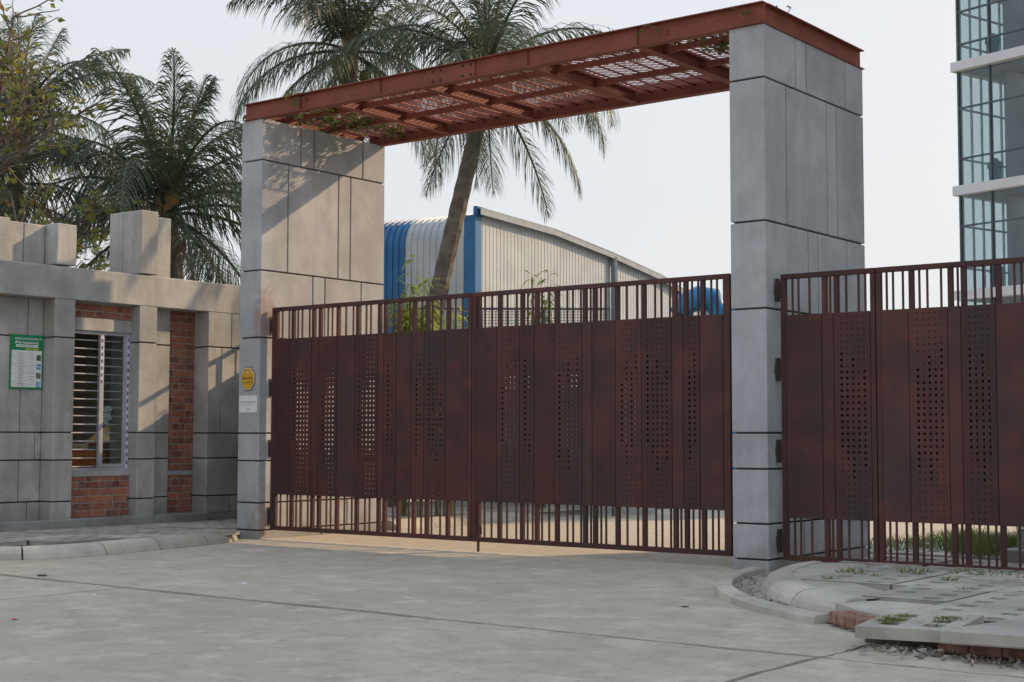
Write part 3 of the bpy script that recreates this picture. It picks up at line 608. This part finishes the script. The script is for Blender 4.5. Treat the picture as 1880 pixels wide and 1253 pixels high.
# ------------------------------------------------------------------ signs
RX = (R(90), 0, R(90))
sg = thing('notice_board', (W-.29, -2.32, 2.35), 'green bordered notice board with small photographs on the wall', 'sign')
sx = W-.29; sy0, sy1, sz0, sz1 = -2.655, -2.065, 2.34, 3.19
MB().box(sx-.012, sx+.012, sy0, sy1, sz0, sz1, .003).build('board', 'sign_green', sg)
MB().box(sx+.012, sx+.0145, sy0+.025, sy1-.025, sz0+.03, 2.945).build('white_field', 'sign_white', sg)
MB().box(sx+.012, sx+.0145, sy0+.1, sy1-.09, 2.995, 3.035).build('white_strip', 'sign_white', sg)
text('BARNALI COLLECTIONS LTD.', .044, 'sign_white', sg, (sx+.015, -2.33, 3.125), RX, bold=.001, sx=.85); text('(Risk Assessment)', .058, 'sign_white', sg, (sx+.015, -2.36, 3.068), RX, bold=.0015); text('(Main Gate)', .048, 'ink_yellow', sg, (sx+.015, -2.27, 2.968), RX, bold=.0015)
mb = MB()
for y0, y1, n in ((-2.62, -2.57, 4), (-2.53, -2.40, 22), (-2.365, -2.34, 9), (-2.31, -2.215, 12)):
    for i in range(n):
        z = 2.915-(i+.5)*.53/n; w = (y1-y0)*rnd(.55, 1); yc = (y0+y1)/2; mb.box(sx+.0145, sx+.016, yc-w/2, yc+w/2, z-.004, z+.004)
for i in range(9): mb.box(sx+.0145, sx+.016, -2.53+i*.035, -2.508+i*.035+rnd(0, .008), 3.008, 3.023)
mb.build('fine_print', 'ink_grey', sg)
mb = MB().box(sx+.0145, sx+.0155, -2.385, -2.383, 2.38, 2.93).box(sx+.0145, sx+.0155, -2.548, -2.546, 2.38, 2.93).box(sx+.0145, sx+.0155, -2.325, -2.323, 2.38, 2.93).build('rules', 'ink_grey', sg)
for i, m_ in enumerate(('photo_green', 'photo_sky', 'photo_ground', 'photo_sky')): MB().box(sx+.0145, sx+.0165, -2.185, -2.105, 2.79-i*.14, 2.88-i*.14).build('photograph', m_, sg)
ss = thing('safety_sign', (-8.69, -.004, 2.35), 'yellow octagonal safety sign fixed to the sunlit pillar front', 'sign')
oc = lambda r_, rz_, y0, y1, mat, n: MB().add([(-8.688+r_*c, y, 2.52+rz_*s_) for y in (y0, y1) for c, s_ in [(math.cos(R(22.5+45*k)), math.sin(R(22.5+45*k))) for k in range(8)]], [tuple(range(8)), tuple(range(8, 16))] + [(k, (k+1) % 8, 8+(k+1) % 8, 8+k) for k in range(8)]).build(n, mat, ss)
oc(.175, .20, -.012, -.002, 'ink', 'border'); oc(.166, .19, -.015, -.0125, 'sign_white', 'inner_border'); oc(.156, .179, -.018, -.0155, 'sign_yellow', 'face')
text('Safety First', .062, 'ink', ss, (-8.688, -.019, 2.53), (R(90), 0, 0), bold=.0012, sx=.9); text('নিরাপত্তাই প্রথম', .045, 'ink_green', ss, (-8.688, -.019, 2.455), (R(90), 0, 0), bold=.001, sx=.8)
MB().tube([(-8.688, -.0185, 2.625), (-8.688, -.0195, 2.625)], .022, 8).build('emblem', 'cream', ss)
ps = thing('paper_notice', (-8.69, -.003, 1.98), 'white paper notice taped below the yellow octagonal sign', 'sign')
MB().box(-8.885, -8.475, -.006, -.002, 1.985, 2.255).build('sheet', 'sign_white', ps); text('Barnali Collections Ltd.', .05, 'ink', ps, (-8.68, -.007, 2.15), (R(90), 0, 0), sx=.72)
MB().box(-8.84, -8.52, -.008, -.0062, 2.10, 2.106).box(-8.72, -8.62, -.008, -.0062, 2.035, 2.045).build('fine_print', 'ink_grey', ps)
# ------------------------------------------------------------------ warehouse
wh = thing('warehouse', (-19.93, 19.51, 0), 'grey corrugated warehouse with bright blue corner strips', 'building', None, R(8))
lb = lambda mb, n, mat, p=wh, sm=False: mb.build(n, mat, p, local=True, smooth=sm)
def ribs(a, b_, pitch=.2, d=.035):
    out = []; n = max(1, round((b_-a)/pitch)); p = (b_-a)/n
    for i in range(n): x = a+i*p; out += [(x, 0), (x+p*.66, 0), (x+p*.72, d), (x+p*.92, d), (x+p*.98, 0)]
    return out+[(b_, 0)]
def bull(a, b_, mat, name):
    rb = ribs(a, b_, .24, .045); rows = []
    prof = [(0, 0, 0), (0, 3, 0), (0, 7.75, 0)] + [(.95*(1-math.cos(R(t_))), 7.75+.95*math.sin(R(t_)), t_) for t_ in (12, 24, 36, 48, 60, 72, 84, 90)] + [(5, 8.66, 90)]
    for (y, z, an) in prof: rows.append([(x, y-d*math.cos(R(an)), z+d*math.sin(R(an))) for x, d in rb])
    return lb(MB().grid(rows), name, mat)
bull(-9, -5.2, 'sheet_grey', 'curved_sheet'); bull(-5.2, -2.6, 'sheet_blue', 'curved_sheet'); bull(-2.6, -.95, 'sheet_grey', 'curved_sheet'); bull(-.95, -.36, 'sheet_grey', 'curved_sheet')
lb(MB().box(-.36, .0, -.06, .02, 0, 8.55).box(0, .06, -.06, .30, 0, 8.75), 'corner_strip', 'sheet_blue'); lb(MB().box(-.02, .12, -.08, .55, 8.55, 8.82, .02), 'corner_cap', 'sheet_blue')
RZ = [(0, 8.72), (5, 8.66), (9.5, 8.36), (14, 7.95), (16.5, 7.52), (20.5, 7.05), (24, 6.6)]
def rz_(y):
    for (a, za), (b_, zb) in zip(RZ, RZ[1:]):
        if y <= b_: return za+(zb-za)*(y-a)/(b_-a)
    return RZ[-1][1]
rb = ribs(.30, 24, .23, .014)
lb(MB().grid([[(-.01+d, y, 0) for y, d in rb], [(-.01+d, y, rz_(y)-.06) for y, d in rb]]), 'side_wall', 'sheet_white')
mb = MB()
for (a, za), (b_, zb) in zip(RZ, RZ[1:]): mb.bar((.1, a, za+.03), (.1, b_, zb+.03), .26, .05).bar((.215, a, za-.07), (.215, b_, zb-.07), .03, .2)
lb(mb, 'verge_trim', 'trim_grey')
lb(MB().grid([[(-9, y, rz_(y)), (.1, y, rz_(y))] for y, z in RZ[1:]]), 'roof', 'sheet_grey')
lb(MB().tube([(.16, 9.7, 0), (.16, 9.7, 8.25)], .12, 8), 'downpipe', 'pipe_grey')
fa = thing('annex', (-14.6, 33, 0), 'low pale sheet metal annex seen right of the warehouse', 'building', None, R(8))
lb(MB().box(-6, 4, 0, 8, 0, 5.2), 'wall', 'sheet_white', fa); lb(MB().prism([(-6.3, -.3), (4.3, -.3), (4.3, 8.3), (-6.3, 8.3)], 5.2, 5.45), 'roof', 'trim_grey', fa); lb(MB().box(-.5, .5, -.02, -.005, 2, 3.6), 'window', 'mullion', fa)
du = thing('blue_duct', (-16.2, 27.6, 0), 'bright blue bent exhaust duct standing behind the main gate', 'duct')
MB().tube([(-16.0, 27.8, 0), (-16.0, 27.8, 5.2), (-15.98, 27.82, 5.9), (-16.15, 27.68, 6.3), (-16.5, 27.4, 6.35), (-16.85, 27.12, 6.15), (-17.0, 27.0, 5.8), (-17.02, 26.98, 5.5)], [.32, .32, .36, .42, .42, .40, .38, .36], 12).build('pipe', 'duct_blue', du, smooth=True)
MB().tube([(-15.55, 28.2, 0), (-15.55, 28.2, 5.9), (-15.52, 28.22, 6.25)], [.28, .28, .18], 12).build('pipe', 'duct_blue', du, smooth=True); MB().tube([(-16.0, 27.8, 5.1), (-16.0, 27.8, 5.25)], .4, 12).build('flange', 'trim_grey', du)
# mesh fence in front of the warehouse
fe = thing('mesh_fence', (-9.5, 7.7, 0), 'dark square mesh fence standing behind the main gate', 'fence')
A, B = Vector((-11.3, 6.6, 0)), Vector((-7.95, 9.2, 0))
mb = MB()
for i in range(64): p = A.lerp(B, i/63); mb.bar(p+Vector((0, 0, 2.3)), p+Vector((0, 0, 4.2)), .010)
for k in range(32): z = 2.32+k*.06; mb.bar(A+Vector((0, 0, z)), B+Vector((0, 0, z)), .010)
stuff(mb.build('mesh', 'mullion', fe)); MB().bar(A+Vector((0, 0, 4.24)), B+Vector((0, 0, 4.24)), .05).build('top_rail', 'mullion', fe)
for i in range(4): p = A.lerp(B, i/3); MB().tube([p+Vector((.04, .04, 0)), p+Vector((.04, .04, 4.26))], .035, 8).build('post', 'mullion', fe)
bw = MB().prism([(-11.2, 7.6), (-7.6, 10.4), (-7.75, 10.6), (-11.35, 7.8)], 0, 2.6); tag(bw.build('low_wall', 'block_pale'), 'pale block wall below the mesh fence', 'wall')
# ------------------------------------------------------------------ glass office building
gl = thing('glass_building', (-5.67, 22.88, 0), 'glass fronted office building with white floor bands', 'building', None, R(-16))
SL = [5.32, 8.17, 11.58]; TH = .26; BW = 6.0; BD = 9.0
for z in [2.2]+SL: lb(MB().box(-.14, BW+.14, -.16, BD, z, z+TH, .01), 'floor_band', 'slab_white', gl); lb(MB().box(.12, BW, .12, BD-.1, z-.02, z-.001), 'ceiling', 'room_wall', gl)
lb(MB().box(-.14, BW+.14, -.16, BD, 13.9, 14.3), 'roof', 'slab_white', gl)
MX = [0, 1.0, 2.75, 4.4, BW]
lv = [2.2]+SL+[13.9]
for a, b_ in zip(lv, lv[1:]):
    z0, z1 = a+TH, b_; h = z1-z0; tr = [z0, z0+h*.24, z0+h*.68, z1]
    for i in range(len(MX)-1):
        for k in range(3): lb(MB().box(MX[i]+.025, MX[i+1]-.025, .0, .012, tr[k]+.02, tr[k+1]-.02), 'pane', 'glass_tint', gl)
    for x in MX: lb(MB().box(x-.025, x+.025, -.03, .09, z0, z1), 'mullion', 'mullion', gl)
    lb(MB().box(0, BW, -.02, .06, tr[1]-.02, tr[1]+.02).box(0, BW, -.02, .06, tr[2]-.02, tr[2]+.02), 'transom', 'mullion', gl)
    for j in range(9):
        y0, y1 = ([.1, .55, 1.0, 1.45, 1.9, 2.35, 3.8, 5.4, 7.0, 8.9][q] for q in (j, j+1))
        for k in range(3): lb(MB().box(.0, .012, y0+.03, y1-.03, tr[k]+.02, tr[k+1]-.02), 'side_pane', 'glass_clear', gl)
        lb(MB().box(-.02, .03, y0-.025, y0+.025, z0, z1), 'side_mullion', 'mullion_pale', gl)
    lb(MB().box(-.021, .031, 0, BD, tr[1]-.025, tr[1]+.025).box(-.021, .031, 0, BD, tr[2]-.025, tr[2]+.025), 'side_transom', 'mullion_pale', gl)
    lb(MB().box(.9, BW-.1, 5.2, 5.3, z0, z1-.03), 'inner_wall', 'room_wall', gl); lb(MB().box(.95, 1.03, .7, 5.19, z0, z1-.03), 'partition', 'room_wall', gl); lb(MB().box(.12, BW, BD-.15, BD-.05, z0, z1-.03), 'rear_wall', 'room_wall', gl)
    st = MB()
    for q in range(12): st.box(2.2+q*.28, 2.5+q*.28, 2.6, 4.2, z0+q*h/12-.12, z0+(q+1)*h/12)
    lb(st, 'stair_flight', 'room_dark', gl); lb(MB().bar((2.2, 2.55, z0+.9), (5.5, 2.55, z0+h*.98), .06, .06), 'handrail', 'mullion', gl)
    lb(MB().box(1.45, 1.75, 1.2, 1.5, z1-.045, z1-.025), 'ceiling_lamp', 'lamp_on', gl)
    t_ = lb(MB().tube([(.82, .42, z0), (.82, .42, z0+.42), (.82, .42, z0+.45), (.82, .42, z0+.58), (.82, .42, z0+.62), (.82, .42, z0+.7)], [.16, .17, .21, .19, .12, .05], 12), 'water_drum', 'teal_plastic', gl)
lb(MB().box(.1, BW, .05, BD-.1, 0, 2.2), 'ground_storey', 'room_wall', gl)
# step block behind the side gate
sb = thing('step_block', (2.9, 3.4, 0), 'low concrete steps behind the right side gate leaf', 'steps')
MB().box(2.25, 4.6, 2.9, 4.4, 0, .18, .01).build('step', 'plinth_concrete', sb); MB().box(2.35, 4.6, 3.25, 4.4, .181, .42, .01).build('step', 'wall_concrete', sb); MB().box(2.35, 4.6, 3.22, 4.4, .421, .47, .006).build('tread', 'slab_white', sb)
# unseen block added right of the picture to shade the right pillar and road
ob = thing('shade_block', (9, 7.5, 0), 'plain concrete block added out of view to shade pillar and road', 'building')
MB().box(2.35, 16, 6.5, 9.8, 0, 13.6, .03).build('wall', 'wall_concrete', ob); MB().box(2.3, 16.15, 6.35, 9.95, 13.602, 13.9).build('roof', 'slab_white', ob)
for fl in range(4):
    for i in range(5):
        x = 3.6+i*2.5; w = MB().box(x, x+1.5, 6.43, 6.498, 1.2+fl*3.3, 2.9+fl*3.3).build('window', 'alu', ob); MB().box(x+.08, x+1.42, 6.41, 6.428, 1.28+fl*3.3, 2.82+fl*3.3).build('pane', 'glass_tint', w)
# ------------------------------------------------------------------ palms
def frond_mesh(e0, droop, Ln, seed, mat='palm_leaf'):
    rr = random.Random(seed); mb = MB(); n = 16; P = [Vector((0, 0, 0))]; D_ = []
    for i in range(n):
        t_ = i/(n-1); a = R(e0-droop*t_**1.25); d = Vector((math.cos(a), .06*math.sin(seed+t_*2), math.sin(a))); D_.append(d); P.append(P[-1]+d*Ln/n)
    D_.append(D_[-1])
    mb.tube(P, [.045*(1-i/(n+2))+.006 for i in range(n+1)], 5, False)
    m_ = 92
    for i in range(m_):
        t_ = .09+.91*i/(m_-1); f = t_*n; k = min(int(f), n-1); p = P[k].lerp(P[k+1], f-k); d = D_[k]
        prof = (math.sin(math.pi*min(1, (t_*.90+.12)))**.55); l0 = Ln*.26*prof+.16
        for sd_ in (-1, 1):
            if rr.random() < .07: continue
            l = l0*rr.uniform(.72, 1.12)
            side = Vector((-d.y, d.x, 0)).normalized()*sd_; upn = side.cross(d)*sd_
            if upn.z < 0: upn = -upn
            dn = rr.uniform(.1, .6)
            v = (side*rr.uniform(.6, .85)*(.55 if e0 > 75 else 1)+d*((1.1 if e0 > 75 else .42)+.55*t_+rr.uniform(-.12, .12))+upn*rr.uniform(.0, .3)+Vector((0, 0, -dn))).normalized()
            p1 = p+v*l*.36; v2 = (v+Vector((0, 0, -rr.uniform(.35, 1.0)))).normalized(); p2 = p1+v2*l*.34; v3 = (v2+Vector((0, 0, -rr.uniform(.5, 1.5)))).normalized(); p3 = p2+v3*l*.36
            w = d*.0165
            mb.add([p-w*.6, p+w*.6, p1+w, p1-w, p2+w*.8, p2-w*.8, p3], [(0, 1, 2, 3), (3, 2, 4, 5), (5, 4, 6)])
    return mb.mesh('frond', mat)
FV = [(82, 26, 3.3), (68, 62, 4.0), (54, 88, 4.4), (38, 100, 4.6), (20, 98, 4.5), (0, 82, 4.3), (-26, 60, 4.0), (-52, 34, 3.7)]
FR = [[frond_mesh(e, dr+dd, l, i*5+j+1) for j, dd in enumerate((-10, 6))] for i, (e, dr, l) in enumerate(FV)]
DRY = frond_mesh(-58, 26, 3.2, 77, 'palm_dry')
def palm(base, bend, top, label, sc=1., seed=1, n=30, dry=1, fruit=True, up_=2, rad=.19, twist=0):
    rr = random.Random(seed); t = thing('palm_tree', base, label, 'palm', 'coconut palms behind the wall and gate')
    b0, b1, b2 = Vector(base), Vector(bend), Vector(top); m_ = 46; pts = []; rad_ = []
    for i in range(m_+1):
        k = i/m_; pts.append(b0*(1-k)**2+b1*2*k*(1-k)+b2*k*k); rad_.append(rad*(1.25-.42*k if k > .06 else 1.6-4*k)*(1+(.045 if i % 2 else -.02)))
    MB().tube(pts, rad_, 10).build('trunk', 'palm_bark', t, smooth=False)
    tp = b2-b0
    for i in range(n):
        k = i/(n-1); lv_ = min(7, int(k*7.4)) if i >= up_ else 0
        put('frond', rr.choice(FR[lv_]), t, tp+Vector((0, 0, .15*(1-k))), (rr.uniform(-.12, .12), rr.uniform(-.08, .08), twist+i*2.39996+rr.uniform(-.25, .25)), (sc*rr.uniform(.88, 1.1),)*3)
    for i in range(dry): put('frond', DRY, t, tp, (0, 0, rr.uniform(0, 6.28)), (sc*.9,)*3)
    mb = MB()
    for i in range(9): a = i*.7; mb.bar(tp+Vector((0, 0, -.35)), tp+Vector((.22*math.cos(a), .22*math.sin(a), .45)), .16, .08)
    mb.build('leaf_bases', 'husk', t, local=True)
    if fruit:
        for i in range(7):
            a = rr.uniform(0, 6.28); c = tp+Vector((.38*math.cos(a), .38*math.sin(a), rr.uniform(-.55, -.1))); q = MB().tube([c+Vector((0, 0, z)) for z in (-.17, -.12, 0, .1, .15)], [.02, .09, .13, .09, .02], 8); q.build('coconut', 'coconut', t, smooth=True, local=True)
    return t
palm((-12.2, 7.2, 0), (-11.35, 7.55, 4.2), (-10.2, 8.0, 9.15), 'leaning coconut palm crossing in front of the blue warehouse corner', .84, 3, 25, 0, True, 3, .19, .4)
palm((-15.2, 8.6, 0), (-15.0, 8.5, 5), (-14.55, 8.35, 10.45), 'coconut palm rising behind the left end of the canopy', .86, 8, 26, 1, True, 3, .19, 1.3)
lp = palm((-15.6, 4.3, 0), (-15.4, 4.2, 4), (-15.62, 3.95, 6.25), 'coconut palm with upright spear fronds behind the guard house', .96, 14, 34, 0, False, 6, .22, .9)
put('frond', DRY, lp, (.55, -.85, 6.1), (0, 0, R(20)), (.8,)*3)['label'] = 'brown withered hanging frond'
palm((-20.5, 3.5, 0), (-20.4, 3.4, 4), (-20.3, 3.5, 8.6), 'slender coconut palm half hidden behind the leafy tree', .8, 21, 26, 0, False, 4, .18, 2.0)
palm((-19.6, 1.2, 0), (-19.5, 1.2, 3), (-19.4, 1.3, 6.2), 'low coconut palm behind the guard house stub blocks', .85, 27, 28, 0, False, 3, .2, 0)
palm((-22.5, .2, 0), (-22.4, .2, 3), (-22.3, .3, 6.6), 'far coconut palm at the left picture edge', .9, 33, 26, 0, False, 3, .2, .6)
palm((5.1, 15.3, 0), (5.0, 15.2, 7), (4.75, 15.0, 13.8), 'tall coconut palm added out of view to shade the road', .95, 41, 26, 0, True, 3, .19, .2)  # unseen palm added to break up a sunlit patch of road
# ------------------------------------------------------------------ leafy tree at the left edge
tr = thing('leafy_tree', (-16.9, -.9, 0), 'sparse broadleaf tree with yellowing leaves at the left edge', 'tree')
wood = MB(); LV = [MB(), MB()]; rr = random.Random(5)
def leaf_at(p, d, s_):
    mb = LV[1 if rr.random() < .12 else 0]; d = (d+Vector((rr.uniform(-.7, .7), rr.uniform(-.7, .7), rr.uniform(-1.0, .2)))).normalized()
    w = d.cross(Vector((rr.uniform(-1, 1), rr.uniform(-1, 1), .6))).normalized()*s_*.27; n_ = d.cross(w).normalized()*s_*.08
    mb.add([p, p+d*s_*.35+w+n_, p+d*s_, p+d*s_*.35-w+n_, p+d*s_*.5], [(0, 1, 2, 4), (0, 4, 2, 3)])
def grow(p, d, l, r_, lev):
    n = 5; pts = [p]
    for i in range(n):
        d = (d+Vector((rr.uniform(-.22, .22), rr.uniform(-.22, .22), rr.uniform(-.1, .16)))).normalized(); pts.append(pts[-1]+d*l/n)
    wood.tube(pts, [r_*(1-.5*i/n) for i in range(n+1)], 6 if lev < 2 else 4, False)
    if lev >= 3:
        for q in pts[1:]:
            for _ in range(rr.randint(0, 2)): leaf_at(q+Vector((rr.uniform(-.08, .08), rr.uniform(-.08, .08), rr.uniform(-.08, .04))), d, rr.uniform(.13, .22))
        return
    for i in range(2, n+1):
        for _ in range(2 if lev else 1):
            a = Vector((rr.uniform(-1, 1), rr.uniform(-1, 1), rr.uniform(-.35, .7))); grow(pts[i], (d*.55+a*.75).normalized(), l*rr.uniform(.42, .62), r_*.45, lev+1)
wood.tube([(-16.9, -.9, 0), (-16.85, -.85, 2.5), (-16.8, -.7, 5)], [.22, .18, .15], 8)
for (q, d, l) in (((-16.8, -.7, 5), (.45, .3, .75), 3.0), ((-16.8, -.75, 4.6), (.75, .5, .25), 2.6), ((-16.85, -.8, 4.9), (-.3, -.2, .9), 3.2), ((-16.8, -.7, 5), (.2, .3, 1), 3.4), ((-16.83, -.8, 4.2), (.6, .1, .12), 2.4)): grow(Vector(q), Vector(d).normalized(), l, .085, 1)
wood.build('trunk', 'bark', tr); LV[0].build('crown', 'tree_leaf', tr); LV[1].build('yellow_leaves', 'tree_leaf_old', tr)
# ------------------------------------------------------------------ shrubs behind the gate and creepers on the canopy
def bamboo(name, label, base, h, ns, spread, dens, seed, ls=.3):
    rr = random.Random(seed); t = thing(name, base, label, 'shrub', 'bamboo shrubs behind the main gate'); st = MB(); lf = MB()
    for i in range(ns):
        a = rr.uniform(0, 6.28); d = Vector((math.cos(a)*spread*rr.uniform(.1, 1), math.sin(a)*spread*rr.uniform(.1, 1), h*rr.uniform(.72, 1.05)))
        pts = [Vector(base)+Vector((d.x*k*k+d.x*.3, d.y*k*k+d.y*.3, d.z*k)) for k in (0, .25, .5, .75, 1)]; st.tube(pts, [.014, .012, .01, .008, .004], 4, False)
        for k in range(dens):
            f = rr.uniform(.35, 1)*3.999; j = int(f); p = pts[j].lerp(pts[j+1], f-j); a2 = rr.uniform(0, 6.28); v = Vector((math.cos(a2), math.sin(a2), rr.uniform(-.7, .4))).normalized(); l = ls*rr.uniform(.6, 1.15)
            w = v.cross(Vector((0, 0, 1))).normalized()*l*.085; q = p+v*l*.5+Vector((0, 0, .02)); e_ = p+v*l+Vector((0, 0, -l*.25))
            lf.add([p, q+w, e_, q-w], [(0, 1, 2, 3)])
    st.build('stems', 'rachis', t); lf.build('leaves', 'bamboo_leaf', t)
bamboo('bamboo_shrub', 'tall thin bamboo shrub rising above the left gate leaf', (-8.87, 4.3, 0), 4.95, 8, .3, 90, 1, .36)
bamboo('bamboo_shrub', 'broad yellow green bamboo shrub behind the left leaf top bars', (-8.62, 4.75, 0), 4.05, 22, .7, 120, 2, .42)
bamboo('bamboo_shrub', 'low bamboo shrub next to the sunlit pillar rear edge', (-9.2, 4.2, 0), 4.0, 18, .5, 120, 3, .4)
bamboo('bamboo_shrub', 'slim bamboo shrub behind the right leaf top bars', (-8.85, 8.0, 0), 4.75, 7, .3, 80, 4, .36)
def creeper(label, x0, x1, y0, y1, n, seed):
    rr = random.Random(seed); t = thing('creeper', ((x0+x1)/2, (y0+y1)/2, 6.86), label, 'creeper', 'creepers on the canopy mesh'); st = MB(); lf = MB()
    for i in range(n):
        p = Vector((rr.uniform(x0, x1), rr.uniform(y0, y1), 6.87)); pts = [p]
        for k in range(6): pts.append(pts[-1]+Vector((rr.uniform(-.16, .16), rr.uniform(-.16, .16), rr.uniform(-.07, .06))))
        st.tube(pts, .006, 3, False)
        for q in pts:
            for _ in range(2):
                v = Vector((rr.uniform(-1, 1), rr.uniform(-1, 1), rr.uniform(-1, .4))).normalized(); l = rr.uniform(.05, .12); w = v.cross(Vector((.3, .2, 1))).normalized()*l*.36; lf.add([q, q+v*l*.5+w, q+v*l, q+v*l*.5-w], [(0, 1, 2, 3)])
    st.build('stems', 'dry_stem', t); lf.build('leaves', 'creeper_leaf', t)
creeper('dry green creeper tangled in the canopy above the sunlit pillar', -8.6, -7.3, .15, 2.5, 85, 3); creeper('thin creeper in the canopy mesh beside the shaded pillar', -1.2, .3, .1, 1.2, 30, 4)
# ------------------------------------------------------------------ litter
def scrap(name, label, x, y, s_, mat, cat, seed=0):
    rr = random.Random(seed); n = 7; pts = [(x+s_*math.cos(6.283*k/n)*rr.uniform(.6, 1.1), y+s_*.7*math.sin(6.283*k/n)*rr.uniform(.6, 1.1)) for k in range(n)]
    mb = MB().add([(*p, .003+rr.uniform(0, s_*.12)) for p in pts]+[(x, y, .006+s_*.12)], [(k, (k+1) % n, n) for k in range(n)]); tag(mb.build(name, mat), label, cat)
scrap('paper_scrap', 'small white paper scrap on the road before the gate', -3.33, -4.87, .05, 'white_litter', 'litter', 1); scrap('paper_scrap', 'white paper crumb by the road joint at lower left', -3.64, -6.61, .035, 'white_litter', 'litter', 2); scrap('bottle_cap', 'bright red bottle cap on the road at lower left', -2.51, -8.28, .05, 'red_litter', 'litter', 3); scrap('leaf_scrap', 'dark dry leaf beside the long road joint', -5.8, -5.72, .10, 'black_litter', 'litter', 4); scrap('leaf_scrap', 'dark crumb on the road near the right kerb', 1.58, -3.79, .06, 'black_litter', 'litter', 5); scrap('leaf_scrap', 'small dark pebble under the left gate leaf', -5.2, -.45, .03, 'black_litter', 'litter', 6)
